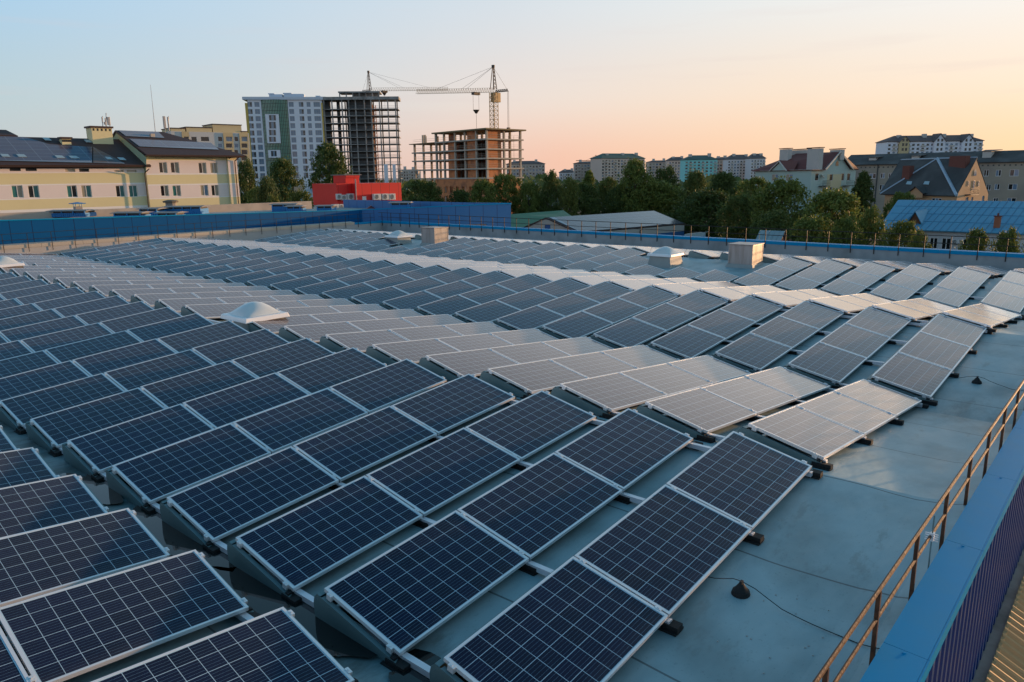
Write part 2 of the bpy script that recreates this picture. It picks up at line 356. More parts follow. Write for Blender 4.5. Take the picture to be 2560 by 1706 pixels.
# puddle in the gutter
PUD = mat('rain puddle', (.012, .016, .016), .03, 0, .2, 3, spec=.5)
mb = MB()
def blob(cx, cy_, rx, ry, z, n=40, seed=0):
    rnd = random.Random(seed); ph = [rnd.uniform(0, 6.28) for _ in range(5)]
    P = []
    for i in range(n):
        t = 2*math.pi*i/n; r = 1 + .16*math.sin(2*t+ph[0]) + .13*math.sin(3*t+ph[1]) + .09*math.sin(5*t+ph[2]) + .06*math.sin(8*t+ph[3])
        P.append((cx + rx*r*math.cos(t), cy_ + ry*r*math.sin(t), z))
    return P
mb.poly(blob(-.13, .75, .36, .85, -.098, seed=1)); mb.build('puddle', PUD, hall_b)
for i, (cx, cy_, rx, ry) in enumerate(((-.16, 2.95, .33, 1.05), (-.12, 5.2, .33, .95), (-.14, 7.3, .30, .8))):
    mb = MB(); mb.poly(blob(cx, cy_, rx, ry, -.098, seed=5+i)); mb.build('puddle', PUD, hall_b)
# ------------------------------------------------------------------ railings
def railing(name, label, pts_fn, n, step_, h, base_drop, material, r=.019, mid=True):
    root = thing(name, label, 'railing', pts_fn(0))
    for i in range(n):
        p = Vector(pts_fn(i*step_)); mb = MB(); mb.box(p.x-r, p.x+r, p.y-r, p.y+r, p.z-base_drop, p.z+h-r); mb.build('post', material, root)
    a, b = Vector(pts_fn(-.4)), Vector(pts_fn((n-1)*step_+.4))
    mb = MB(); mb.bar(a+Vector((0, 0, h)), b+Vector((0, 0, h)), r*1.05, 8); mb.build('top_rail', material, root)
    if mid: mb = MB(); mb.bar(a+Vector((0, 0, h*.48)), b+Vector((0, 0, h*.48)), r*.95, 8); mb.build('middle_rail', material, root)
    return root
RS = 1.079
railing('roof_railing', 'rusty two-bar railing along the blue coping beside the ribbed blue facade', lambda s: (-7.92 + s, -1.54, .46), 38, RS, .44, .35, RUST, .0145)
railing('roof_railing', 'thin dark railing along the grey parapet in front of the trees', lambda s: (X_BACK-.03, -1.10 + s, zb_top(-1.10+s)), 43, 1.0, .60, .34, DKRAIL, .016)
railing('roof_railing', 'thin dark railing in front of the long blue wall', lambda s: (-6 + s, 40.93, .62), 35, 1.1, .60, .34, DKBLUE, .012)
# ------------------------------------------------------------------ solar panel rows
PITCH_Y, TILT, PL, PW, PG = 1.50644, R(12.6225), 1.65, .992, .02
mb = MB(); mb.box(0.010, PL-.010, .010, PW-.010, -.030, -.004); ME_GLASS = mb.build('solar_panel', [PANEL]).data
mb = MB()
for a in ((0, PL, 0, .018), (0, PL, PW-.018, PW), (0, .025, .018, PW-.018), (PL-.025, PL, .018, PW-.018)): mb.box(*a, -.038, 0)
ME_FRAME = mb.build('frame', ALU).data
ct, st = math.cos(TILT), math.sin(TILT)
def plate_mesh(sx):
    mb = MB(); T = .004
    prof = [(-.03, -.118), (-.03, -.072), (PW*ct-.01, PW*st-.062), (PW*ct+.05, PW*st-.05), (PW*ct+.095, PW*st-.085), (PW*ct+.125, PW*st-.16), (PW*ct+.14, -.118)]
    for xx, flip in ((0, 0), (T, 1)):
        P = [(xx, y, z) for y, z in prof]
        mb.poly(P if flip else P[::-1])
    for i in range(len(prof)):
        (y1, z1), (y2, z2) = prof[i], prof[(i+1) % len(prof)]; mb.poly([(0, y1, z1), (T, y1, z1), (T, y2, z2), (0, y2, z2)])
    (y1, z1), (y2, z2) = prof[1], prof[2]                # folded top flange
    mb.poly([(0, y1, z1+.001), (sx*.045, y1, z1-.004), (sx*.045, y2, z2-.004), (0, y2, z2+.001)])
    for yy, zz in ((.06, -.075), (PW*ct-.12, PW*st-.12), (PW*ct+.05, PW*st-.10)): mb.bar((-.006 if sx > 0 else T, yy, zz), (0 if sx > 0 else T+.006, yy, zz), .008, 6)
    return mb.build('side_plate', PLATE).data
ME_PL, ME_PR = plate_mesh(1), plate_mesh(-1)
ME_DEF = {}
for n in (1, 2, 3):
    mb = MB(); x0, x1 = -.05, n*PL + (n-1)*PG + .05
    P = [(PW*ct+.005, PW*st-.055), (PW*ct+.05, PW*st-.045), (PW*ct+.09, PW*st-.085), (PW*ct+.12, PW*st-.16), (PW*ct+.135, -.112)]
    for (y1, z1), (y2, z2) in zip(P, P[1:]): mb.poly([(x0, y1, z1), (x1, y1, z1), (x1, y2, z2), (x0, y2, z2)])
    ME_DEF[n] = mb.build('rear_deflector', PLATE).data
mb = MB(); mb.box(-.045, .045, -.105, .12, -.128, -.064); mb.box(-.07, .07, -.10, .16, -.13, -.112); mb.box(-.03, .03, .02, .07, -.056, -.038); ME_FOOT = mb.build('rubber_foot', RUBBER).data
mb = MB()
mb.box(-.016, .016, -.03, .03, -.05, .007); mb.box(-.008, .008, -.008, .008, .006, .014)
ME_CLAMP = mb.build('clamp', ALU).data
for nm in ('solar_panel', 'frame', 'side_plate', 'side_plate.001', 'rear_deflector', 'rear_deflector.001', 'rear_deflector.002', 'rubber_foot', 'clamp'):
    o = bpy.data.objects.get(nm)
    if o: bpy.data.objects.remove(o)
#        X     Z      slope(rad)  Y0     first row, last row
BLOCK = {'A': (-5.434, .5245, -.0975, -.03, 0, 9), 'B': (0, 0, .0836, 0, 0, 20), 'C': (5.382, .4031, -.0988, 0, 0, 26),
         'D': (10.56, -.046, .0800, -.09, 0, 26), 'E': (15.60, .395, -.0975, -.155, 0, 26), 'F': (21.53, -.187, .0836, -.01, 0, 26), 'G': (26.95, .208, -.0975, -.05, 0, 26)}
MISSING = {('C', 9): (0,), ('C', 21): (0,), ('F', 6): (1, 2), ('F', 7): (1, 2), ('F', 8): (1, 2), ('F', 9): (2,), ('F', 18): (1, 2), ('F', 19): (1, 2), ('F', 20): (2,), ('F', 21): (2,)}
SLOPE = {'A': 'slope before the puddled gutter', 'B': 'first slope past puddled gutter', 'C': 'second slope past puddled gutter', 'D': 'third slope past puddled gutter',
         'E': 'fourth slope past puddled gutter', 'F': 'fifth slope past puddled gutter', 'G': 'slope along the back parapet'}
COUNT = {1: 'single solar panel', 2: 'row of two solar panels', 3: 'row of three solar panels'}
def ordinal(n): return '%d%s' % (n, 'th' if 10 <= n % 100 <= 20 else {1: 'st', 2: 'nd', 3: 'rd'}.get(n % 10, 'th'))
JX = [0, PL+PG/2, 2*PL+1.5*PG, 3*PL+2*PG]
def make_row(b, k):
    X, Z, a, Y0, *_ = BLOCK[b]
    L = 3*PL+2*PG
    ok = False
    for s in (0, L*.5, L):
        for yy in (0, PW):
            q = px(Vector((X+s*math.cos(a), Y0+k*PITCH_Y+yy, Z+s*math.sin(a)+.1)))
            if -150 < q[0] < 2710 and q[1] < 1900 and q[2] > .3: ok = True
    if not ok: return
    have = [i for i in (0, 1, 2) if i not in MISSING.get((b, k), ())]
    n = len(have)
    lab = '%s, %s from rusty railing on the %s' % (COUNT[n], ordinal(k+1), SLOPE[b])
    jit = random.Random(k*31+ord(b))
    root = thing('solar_panel_row', lab, 'solar panels', (X, Y0+k*PITCH_Y, Z), 'solar panel rows on the folded roof', rot=(0, -a + jit.uniform(-.002, .002), 0))
    near = px(root.matrix_basis.translation)[2] < 16
    s0 = have[0]*(PL+PG)
    for i in have:
        p = link_mesh('solar_panel', ME_GLASS, root, (i*(PL+PG), 0, 0)); p.rotation_euler = (TILT + jit.uniform(-.006, .006), jit.uniform(-.003, .003), 0)
        link_mesh('frame', ME_FRAME, p)
    link_mesh('side_plate', ME_PL, root, (s0-.052, 0, 0)); link_mesh('side_plate', ME_PR, root, (s0+n*PL+(n-1)*PG+.048, 0, 0))
    link_mesh('rear_deflector', ME_DEF[n], root, (s0, 0, 0))
    for j in range(n+1):
        xj = s0 + (-.02 if j == 0 else n*PL+(n-1)*PG+.02 if j == n else j*(PL+PG)-PG/2)
        link_mesh('rubber_foot', ME_FOOT, root, (xj, 0, 0))
        if near or (j in (0, n) and px(root.matrix_basis.translation)[2] < 26):
            for yc in (.10, PW-.10):
                o = link_mesh('clamp', ME_CLAMP, root, (xj if 0 < j < n else xj + (.006 if j == 0 else -.006), yc*ct, yc*st)); o.rotation_euler = (TILT, 0, 0)
for b in BLOCK:
    for k in range(BLOCK[b][4], BLOCK[b][5]+1): make_row(b, k)
# aluminium rails that run under the rows of a slope
for b, wd in (('A', 'slope behind the puddled gutter'), ('B', 'first slope past the puddled gutter'), ('C', 'second slope'), ('D', 'third slope'), ('E', 'fourth slope'), ('F', 'fifth slope')):
    X, Z, a, Y0, k0, k1 = BLOCK[b]
    for j, nm in enumerate(('lower end', 'first joint', 'second joint', 'upper end') if a > 0 else ('upper end', 'first joint', 'second joint', 'lower end')):
        s = JX[j] + (.05 if j == 0 else -.05 if j == 3 else 0)
        if b == 'A' and j < 2: continue
        if b == 'F' and j > 1: continue
        x, z = X + s*math.cos(a), Z + s*math.sin(a)
        mb = MB(); yy1 = Y0 + k1*PITCH_Y + 1.1
        mb.box(x-.03, x+.03, Y0-.02, yy1, z-.098, z-.042)
        o = mb.build('mounting_rail', ALU_RAIL); tag(o, 'aluminium rail under the panel rows, %s on the %s' % (nm, wd.replace('first slope past the puddled gutter', 'first slope past the gutter').replace('second slope past the puddled gutter', 'second slope')), 'rail', 'rails under the solar rows')
# ------------------------------------------------------------------ skylights, duct covers, small roof things
DOME = mat('frosted acrylic dome', (.74, .79, .78), .16, 0, .06, 2, spec=.6)
DOME.node_tree.nodes['Principled BSDF'].inputs['Transmission Weight'].default_value = .15
CURB = mat('skylight kerb membrane', (.30, .33, .32), .6, 0, .15, 4, bump=.2)
def skylight(x, y, label, wx=1.35, wy=1.35, h=.50, dh=.30):
    zb = roof_z(x) - .12
    r = thing('skylight', label, 'skylight', (x, y, zb), 'domed skylights on the roof')
    M = Matrix.Translation((x, y, zb))
    mb = MB(); a, b = wx/2, wy/2
    mb.hexa([M @ Vector(p) for p in ((-a-.10, -b-.10, -.1), (a+.10, -b-.10, -.1), (a+.10, b+.10, -.1), (-a-.10, b+.10, -.1), (-a+.02, -b+.02, h+.1), (a-.02, -b+.02, h+.1), (a-.02, b-.02, h+.1), (-a+.02, b-.02, h+.1))])
    mb.build('kerb', CURB, r)
    mb = MB()
    o_, i_ = .09, .06
    mb.hexa([M @ Vector(p) for p in ((-a-o_, -b-o_, h+.08), (a+o_, -b-o_, h+.08), (a+o_, b+o_, h+.08), (-a-o_, b+o_, h+.08), (-a-o_+.03, -b-o_+.03, h+.19), (a+o_-.03, -b-o_+.03, h+.19), (a+o_-.03, b+o_-.03, h+.19), (-a-o_+.03, b+o_-.03, h+.19))])
    mb.build('rim', WHITEP, r, bevel=.015)
    mb = MB(); n = 20; A, B = a-.04, b-.04
    for i in range(n+1):
        for j in range(n+1):
            u, v = -1+2*i/n, -1+2*j/n
            mb.v.append(M @ Vector((u*A, v*B, h+.191 + dh*(max(0, math.cos(math.pi*u/2))*max(0, math.cos(math.pi*v/2)))**.62)))
    for i in range(n):
        for j in range(n):
            q = i*(n+1)+j; mb.f.append((q, q+n+1, q+n+2, q+1)); mb.mi.append(0)
    mb.build('dome', DOME, r, smooth=True)
def on_roof(x, y, guess=0.):
    d = ray(x, y); z = guess; p = None
    for _ in range(8):
        p = CAM + d*((z-CAM.z)/d.z); z = roof_z(p.x)
    return p
def sight(x, y, z): d = ray(x, y); return CAM + d*((z-CAM.z)/d.z)
for xx, yy, zz, lab in ((637, 787, .60, 'large domed skylight beside dark panels on the second slope past the gutter'), (8, 661, .62, 'half-hidden domed skylight near the long blue wall'), (1664, 635, .44, 'domed skylight beside the bare grey deck near the back parapet'), (996, 590, .44, 'small far domed skylight beside the stained duct cover')):
    q = sight(xx, yy, zz); zr_ = roof_z(q.x); skylight(q.x, q.y, lab, .98, .98, zz - zr_ - .03, .27)
def duct(x, y, wx, wy, h, label, lean):
    zb = roof_z(x) - .06
    r = thing('duct_cover', label, 'duct cover', (x, y, zb), 'sheet-metal duct covers')
    mb = MB(); mb.hexa([(x-wx/2, y-wy/2, zb), (x+wx/2, y-wy/2, zb), (x+wx/2, y+wy/2, zb), (x-wx/2, y+wy/2, zb), (x-wx/2, y-wy/2, zb+h), (x+wx/2, y-wy/2, zb+h), (x+wx/2, y+wy/2, zb+h), (x-wx/2, y+wy/2, zb+h)])
    mb.build('casing', DUCT, r, bevel=.02)
    mb = MB()
    for sx in (-1, 1):
        for sy in (-1, 1): mb.box(x+sx*(wx/2-.02)-.028, x+sx*(wx/2-.02)+.028, y+sy*(wy/2-.02)-.028, y+sy*(wy/2-.02)+.028, zb, zb+h-.004)
    mb.build('seam', DUCT, r)
    mb = MB(); mb.hexa([(x-wx/2-.14, y-wy/2-.14, zb-.12), (x+wx/2+.14, y-wy/2-.14, zb-.12), (x+wx/2+.14, y+wy/2+.14, zb-.12), (x-wx/2-.14, y+wy/2+.14, zb-.12), (x-wx/2-.03, y-wy/2-.03, zb+.16), (x+wx/2+.03, y-wy/2-.03, zb+.16), (x+wx/2+.03, y+wy/2+.03, zb+.16), (x-wx/2-.03, y+wy/2+.03, zb+.16)]); mb.build('flashing', CURB, r)
    mb = MB(); mb.hexa([(x-wx/2-.04, y-wy/2-.04, zb+h+.002), (x+wx/2+.04, y-wy/2-.04, zb+h+.002), (x+wx/2+.04, y+wy/2+.04, zb+h+.002), (x-wx/2-.04, y+wy/2+.04, zb+h+.002), (x-wx/2-.04, y-wy/2-.04, zb+h+.03+lean), (x+wx/2+.04, y-wy/2-.04, zb+h+.03), (x+wx/2+.04, y+wy/2+.04, zb+h+.03), (x-wx/2-.04, y+wy/2+.04, zb+h+.03+lean)])
    mb.build('lid', DUCT, r)
duct(25.83, 9.98, 1.02, 1.0, .93, 'clean square sheet-metal duct cover on bare deck near the back parapet', .0)
duct(25.7, 28.15, 1.05, 1.05, .98, 'stained square sheet-metal duct cover beside a far skylight', .02)
def holder(x, y, label, wire_to=None, wire_from=None):
    z = roof_z(x)
    r = thing('conductor_holder', label, 'cable holder', (x, y, z), 'black cable holders on the membrane')
    mb = MB(); mb.bar((x, y, z-.005), (x, y, z+.035), .085, 16, r2=.075); mb.bar((x, y, z+.03), (x, y, z+.10), .07, 16, r2=.022); mb.box(x-.02, x+.02, y-.012, y+.012, z+.095, z+.125); mb.build('weighted_base', RUBBER, r)
holder(2.45, -.28, 'black cone cable holder by the nearest row of panels')
holder(12.05, -.52, 'black cone cable holder on a far valley of the bare membrane')
p = on_roof(1660, 661); holder(p.x, p.y, 'small black cone holder on the bare deck below a skylight')
WIRE = mat('conductor wire', (.02, .035, .04), .5, .5)
def wire(pts, label):
    mb = MB()
    for a, b in zip(pts, pts[1:]): mb.bar(a, b, .004, 5)
    tag(mb.build('conductor_wire', WIRE), label, 'cable')
def sag(a, b, n=10, wob=.012, seed=0, lift=.0):
    rnd = random.Random(seed); P = []
    for i in range(n+1):
        t = i/n; x = a[0]+(b[0]-a[0])*t; y = a[1]+(b[1]-a[1])*t
        P.append((x + rnd.uniform(-wob, wob)*(0 < i < n), y, roof_z(x) + .012 + .10*max(0, 1-(y-Y_NEAR)/.5)**2 + lift*math.exp(-((x-a[0])**2+(y-a[1])**2)*12)))
    return P
wire(sag((2.45, -.28), (2.30, -1.58), seed=1, lift=.11) , 'thin dark wire from the near cone holder to the blue coping')
wire(sag((2.45, -.28), (2.45, .55), seed=2, lift=.11), 'short dark wire running from the near cone holder under the panels')
wire(sag((12.05, -.52), (11.9, -1.58), seed=3, wob=.05, lift=.11), 'thin dark wire from the far cone holder to the blue coping')
wire(sag((12.05, -.52), (12.0, .3), seed=4, lift=.11), 'short dark wire running from the far cone holder under the panels')
r = thing('rod_clamp', 'steel clamp and short upright rod on the middle bar of the rusty railing', 'clamp', (3.40, -1.54, .66))
mb = MB(); mb.bar((3.40, -1.55, .35), (3.40, -1.55, .86), .006, 6); mb.build('rod', PLATE, r)
mb = MB()
for k in range(4): mb.bar((3.38, -1.60, .64+.02*k), (3.38, -1.50, .64+.02*k), .005, 5)
mb.box(3.375, 3.425, -1.565, -1.535, .63, .70); mb.build('clamp_block', ALU, r)
# a few pebbles on the membrane
PEB = mat('pebble', (.42, .42, .40), .7)
mb = MB(); rnd = random.Random(3)
for i in range(26):
    x, y = 1.7 + rnd.gauss(0, .5), -.75 + rnd.gauss(0, .28)
    if y > -.2 or y < -1.4: continue
    mb.bar((x, y, roof_z(x)), (x, y, roof_z(x)+.008), .007+.006*rnd.random(), 6, r2=.004)
o = mb.build('pebbles', PEB); o['kind'] = 'stuff'; tag(o, 'scattered pale pebbles on the membrane by the nearest row', 'pebbles')
# ------------------------------------------------------------------ the lower roof beside the facade
low = thing('tiled_shed', 'low annex with tan tile-profile metal roof below the ribbed blue facade', 'building', (4, -6, -8))
GUT = mat('grey gutter sheet', (.30, .285, .26), .5, .3, .25, 3, dirt=(.12, .11, .10), dirt_scale=2.5)
TILE = mat('tan tile-profile sheet', (.60, .37, .17), .6, .0, .12, 6, spec=.12)
ZT = -1.2
mb = MB(); mb.box(-4, 30, -1.98, -1.84, ZT-.08, ZT-.02); mb.build('gutter', GUT, low)
mb = MB()
nx, nyr = 720, 30
x0, x1 = -2.5, 14.0
def tz(u, v):       # u along the eave, v down the slope (metres)
    wave = .026*math.cos(2*math.pi*u/.135)
    stepv = (v/.35) % 1.0
    return ZT + .012 - .34*v + wave + .05*(1-stepv)
b0 = len(mb.v); rows = []
vs = []
for r_ in range(9):
    for e in (0.0, .25, .5, .75, .985): vs.append((r_+e)*.35)
for i in range(nx+1):
    u = x0 + (x1-x0)*i/nx
    for v in vs: mb.v.append(Vector((u, -1.985 - v, tz(u, v))))
nv = len(vs)
for i in range(nx):
    for j in range(nv-1):
        q = b0+i*nv+j; mb.f.append((q, q+1, q+nv+1, q+nv)); mb.mi.append(0)
mb.build('tile_roof', TILE, low, smooth=False)
mb = MB(); mb.box(x0, x1, -2.01, -1.975, ZT-.03, ZT+.06); mb.build('ridge_flashing', TILE, low)
mb = MB(); mb.box(-4, 30, -5.4, -1.9, -8, -1.9); mb.build('wall', PARAPET, low)
#@@BACKGROUND@@
# ------------------------------------------------------------------ ground
GROUND_Z = -8.0
GR = mat('dry grass and dirt', (.055, .065, .035), .9, 0, .35, .05, dirt=(.11, .10, .08), dirt_scale=.02)
mb = MB()
n = 24
for i in range(n):
    for j in range(n):
        a, b = -1500+5500*i/n, -2500+6500*j/n; c_, d_ = -1500+5500*(i+1)/n, -2500+6500*(j+1)/n
        mb.poly([(a, b, GROUND_Z), (c_, b, GROUND_Z), (c_, d_, GROUND_Z), (a, d_, GROUND_Z)])
o = mb.build('ground', GR); o['kind'] = 'structure'
ASPH = mat('yard asphalt', (.06, .06, .06), .85, 0, .2, .5)
mb = MB(); mb.poly([(X_BACK+3, -30, GROUND_Z+.004), (X_BACK+16, -30, GROUND_Z+.004), (X_BACK+16, 36, GROUND_Z+.004), (X_BACK+3, 36, GROUND_Z+.004)])
o = mb.build('yard', ASPH); o['kind'] = 'structure'
# ------------------------------------------------------------------ facade helper
class Fac:
    """a vertical plane through P0 along the horizontal direction t; u along it, z up, n out towards the roof"""
    def __init__(s, P0, t):
        s.p = Vector(P0); s.t = Vector((t[0], t[1], 0)).normalized(); s.n = Vector((s.t.y, -s.t.x, 0))
        if s.n.dot(CAM-s.p) < 0: s.n = -s.n
    def hit(s, x, y, off=0.):
        d = ray(x, y); k = ((s.p + s.n*off) - CAM).dot(s.n)/d.dot(s.n); q = CAM + d*k
        return (q-s.p).dot(s.t), q.z
    def P(s, u, z, n=0.): return Vector((s.p.x + s.t.x*u + s.n.x*n, s.p.y + s.t.y*u + s.n.y*n, z))
    def box(s, mb, u0, u1, z0, z1, n0, n1, m=None):
        P = s.P
        mb.hexa([P(u0, z0, n0), P(u1, z0, n0), P(u1, z0, n1), P(u0, z0, n1), P(u0, z1, n0), P(u1, z1, n0), P(u1, z1, n1), P(u0, z1, n1)], m)
    def wall(s, mb, u0, u1, z0, z1, holes, depth=.15, n=0., band=None, m=0):
        us = sorted({u0, u1, *[h[0] for h in holes], *[h[1] for h in holes]}); zs = {z0, z1, *[h[2] for h in holes], *[h[3] for h in holes]}
        if band: zs |= {z for z, _ in band if z0 < z < z1}
        zs = sorted(zs); us = [u for u in us if u0 <= u <= u1]; zs = [z for z in zs if z0 <= z <= z1]
        for a, b in zip(us, us[1:]):
            for c, d in zip(zs, zs[1:]):
                mu, mz = (a+b)/2, (c+d)/2
                if any(h[0] < mu < h[1] and h[2] < mz < h[3] for h in holes): continue
                mm = m
                if band:
                    for zt, mi in band:
                        if mz > zt: mm = mi
                mb.poly([s.P(a, c, n), s.P(b, c, n), s.P(b, d, n), s.P(a, d, n)], mm)
        for a, b, c, d in [h[:4] for h in holes]:
            for q in (((a, c), (a, d)), ((b, c), (b, d)), ((a, c), (b, c)), ((a, d), (b, d))):
                mb.poly([s.P(*q[0], n), s.P(*q[1], n), s.P(*q[1], n-depth), s.P(*q[0], n-depth)], m)
def vec2(a, b): d = b-a; return (d.x, d.y)
GLASS = [mat('window glass dark', (.015, .02, .022), .06, 0, .3, .8, spec=.6), mat('window with teal blind', (.03, .17, .17), .12, 0, .2, 1.5), mat('window with cream blind', (.30, .28, .22), .15, 0, .15, 1.5), mat('window grey reflection', (.16, .24, .33), .05, 0, .3, .6)]  # last pane colour has the bluish sky reflection painted in
FRAMEW = mat('white window frame', (.72, .72, .72), .4, 0, .04, 4)
FRAMED = mat('grey window frame', (.30, .31, .33), .5)
def window(F, parent, h, n=0., depth=.12, style=(0, 0), mull=1, fr=None, fw=.06, bar=False):
    a, b, c, d = h[:4]; fr = fr or FRAMEW
    mb = MB()
    for q in ((a, a+fw, c, d), (b-fw, b, c, d), (a+fw, b-fw, c, c+fw), (a+fw, b-fw, d-fw, d)): F.box(mb, q[0], q[1], q[2], q[3], n-depth, n-depth+.05)
    for i in range(mull):
        u = a + (b-a)*(i+1)/(mull+1); F.box(mb, u-fw/2, u+fw/2, c+fw, d-fw, n-depth, n-depth+.05)
    if bar: F.box(mb, a+fw, b-fw, c+(d-c)*.3, c+(d-c)*.3+fw*.7, n-depth+.002, n-depth+.045)
    w_ = mb.build('window', fr, parent)
    mb = MB()
    k = mull+1
    for i in range(k):
        u0, u1 = a+(b-a)*i/k, a+(b-a)*(i+1)/k
        mb.poly([F.P(u0, c, n-depth+.012), F.P(u1, c, n-depth+.012), F.P(u1, d, n-depth+.012), F.P(u0, d, n-depth+.012)], style[i % len(style)])
    p = mb.build('pane', GLASS, w_); p.location = (0, 0, 0)
    for v in p.data.vertices: pass
    return w_
# ------------------------------------------------------------------ long blue-clad building beyond the far parapet
add_lines(BLUEWALL, (1.0, .0, 0), 1.03, .035, (.004, .03, .10), .1)
BW2 = mat('blue wall panels turned', (.022, .155, .38), .5, .0, .05, .6)  # lighter copy of the wall blue: sky reflection on this wing put into colour
FB = Fac((6, 42.7, 0), (1, 0))
bb = thing('blue_clad_building', 'long building clad in flat blue wall panels beyond the far parapet', 'building', (20, 50, GROUND_Z))
pA = FB.hit(-40, 560); pM = FB.hit(905, 526)
A0, A1 = FB.P(pA[0]-8, 0), FB.P(pM[0], 0)
zl, zr = 1.74, FB.hit(905, 525)[1]
Cc = at(1277, 509, 54.5); zc = Cc.z
B1 = Vector((Cc.x, Cc.y, 0))
mb = MB()
def wallseg(mb, a, b, za, zb, z0=GROUND_Z, m=0):
    mb.poly([(a.x, a.y, z0), (b.x, b.y, z0), (b.x, b.y, zb), (a.x, a.y, za)], m)
wallseg(mb, A0, A1, zl+.25, zr); mb.build('wall', BLUEWALL, bb)
F2 = Fac((A1.x, A1.y, 0), vec2(A1, B1)); L2 = (B1-A1).length
d2 = F2.t
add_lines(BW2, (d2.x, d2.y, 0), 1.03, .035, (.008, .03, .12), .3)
u0, z0 = F2.hit(1152, 576); u1, z1 = F2.hit(1216, 561)
mb = MB()
zt2 = zr + .0
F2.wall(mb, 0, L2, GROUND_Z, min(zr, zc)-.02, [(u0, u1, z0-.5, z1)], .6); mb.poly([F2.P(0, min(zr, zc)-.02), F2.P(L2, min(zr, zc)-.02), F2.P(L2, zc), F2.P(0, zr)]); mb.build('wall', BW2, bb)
mb = MB(); mb.poly([F2.P(u0, z0-.5, -.59), F2.P(u1, z0-.5, -.59), F2.P(u1, z1, -.59), F2.P(u0, z1, -.59)])
mb.build('recess', mat('pale recess lining', (.62, .50, .38), .7), bb)  # beige lining, with the warm light in the recess put into its colour
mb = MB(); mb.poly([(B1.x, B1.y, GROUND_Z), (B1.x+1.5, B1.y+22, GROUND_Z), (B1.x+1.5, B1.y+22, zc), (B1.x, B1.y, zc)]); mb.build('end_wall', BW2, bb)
mb = MB()
back = Vector((0, 16, 0))
ROOFG = mat('pale roofing felt', (.40, .38, .35), .8, 0, .12, .6, dirt=(.25, .24, .22), dirt_scale=.5)
A0r, A1r = A0 + Vector((0, .2, 0)), A1 + Vector((0, .2, 0))
mb.poly([(A0.x, A0.y+.02, 1.05), (A1.x, A1.y+.02, 1.05), (B1.x+.2, B1.y+.4, 1.05), (B1.x+1.5, B1.y+22, 1.05), (A0.x, A0.y+22, 1.05)]); mb.build('roof', ROOFG, bb)
mb = MB(); FP = Fac((6, 62.7, 0), (1, 0))
zq = FP.hit(60, 533)[1]; q1 = FP.hit(780, 520)
mb.box(A0.x, FP.P(q1[0], 0).x, 62.7, 63.0, GROUND_Z, zq+.05, 0)
mb.build('rear_parapet', mat('beige parapet felt', (.46, .41, .35), .8, 0, .15, .8, dirt=(.32, .29, .26), dirt_scale=.6), bb)
# rim of the wing that turns towards the trees
mb = MB()
rim = [at(1015, 507, 66), at(1277, 510, 57)]
mb.bar(rim[0], rim[1], .09, 4); mb.bar(F2.P(0, zr), F2.P(L2, zc), .05, 4); mb.bar(Vector((A0.x, A0.y, zl+.25)), Vector((A1.x, A1.y, zr)), .04, 4)
mb.build('coping', COPE, bb)
VENTB = mat('blue louvred vent sheet', (.012, .19, .48), .5, .1, .1, 3)
VENTC = mat('grey concrete cap', (.26, .25, .24), .85, 0, .2, 3)
def vent(x0, x1, y0, y1, d, label):
    a, b = at(x0, y1, d), at(x1, y1, d); t = vec2(a, b); F = Fac(a, t); wv = (Vector((b.x, b.y, 0))-Vector((a.x, a.y, 0))).length
    zt = at((x0+x1)/2, y0, d).z; zb = 1.05
    r = thing('roof_vent', label, 'roof vent', (a.x, a.y, zb), 'blue vents behind the blue wall')
    cap = .10
    mb = MB(); u = 0.; ribs = []
    while u < wv-.02:
        F.box(mb, u, min(u+.16, wv), zb, zt-cap-.15, -1.6, 0); F.box(mb, u+.05, min(u+.12, wv), zb, zt-cap-.15, 0.001, .05); u += .162
    mb.build('housing', VENTB, r)
    mb = MB(); F.box(mb, .06, wv-.06, zt-cap-.15, zt-cap, -1.5, -.1); mb.build('louvre', DARKBACK, r)
    mb = MB(); k = max(2, int(wv/.7))
    for i in range(k+1):
        u = .02 + (wv-.12)*i/k; F.box(mb, u, u+.08, zt-cap-.149, zt-cap+.001, -.08, .0)
    mb.build('mullion', VENTB, r)
    mb = MB(); mb.hexa([F.P(-.2, zt-cap, .14), F.P(wv+.2, zt-cap, .14), F.P(wv+.2, zt-cap, -1.8), F.P(-.2, zt-cap, -1.8), F.P(-.16, zt-.06, .12), F.P(wv+.16, zt-.06, .12), F.P(wv+.1, zt, -.8), F.P(-.1, zt, -.8)]); mb.build('cap', VENTC, r)
for x0, x1, y0, y1, d, lab in ((125, 215, 525, 551, 58, 'wide blue roof vent nearest the windows of the yellow building, with five dark slots'), (284, 352, 530, 545, 54, 'low flat blue vent between the widest vent and a taller one'), (349, 394, 520, 543, 58, 'narrow blue vent with three small slots under a grey cap'), (392, 441, 530, 543, 54, 'low blue vent in front of the ribbed blue vent'),
                               (411, 503, 515, 541, 60, 'long ribbed blue vent under the grey mushroom cowl'), (680, 738, 509, 532, 62, 'blue vent with dark slots on the pale roof before the willow'), (716, 752, 514, 530, 60, 'smaller blue vent beside the slotted vent'), (792, 830, 513, 528, 60, 'blue vent beside the stacked outdoor units of the red block'), (976, 1022, 505, 519, 60, 'flat blue vent beside the red glazed pyramid')):
    vent(x0, x1, y0, y1, d, lab)
r = thing('roof_cowl', 'grey mushroom-shaped cowl above the long ribbed blue vent', 'cowl', at(428, 517, 62))
p = at(428, 517, 62); z1 = at(428, 500, 62).z
mb = MB(); mb.bar((p.x, p.y, 1.05), (p.x, p.y, z1-.2), .42, 10); mb.build('stack', VENTC, r)
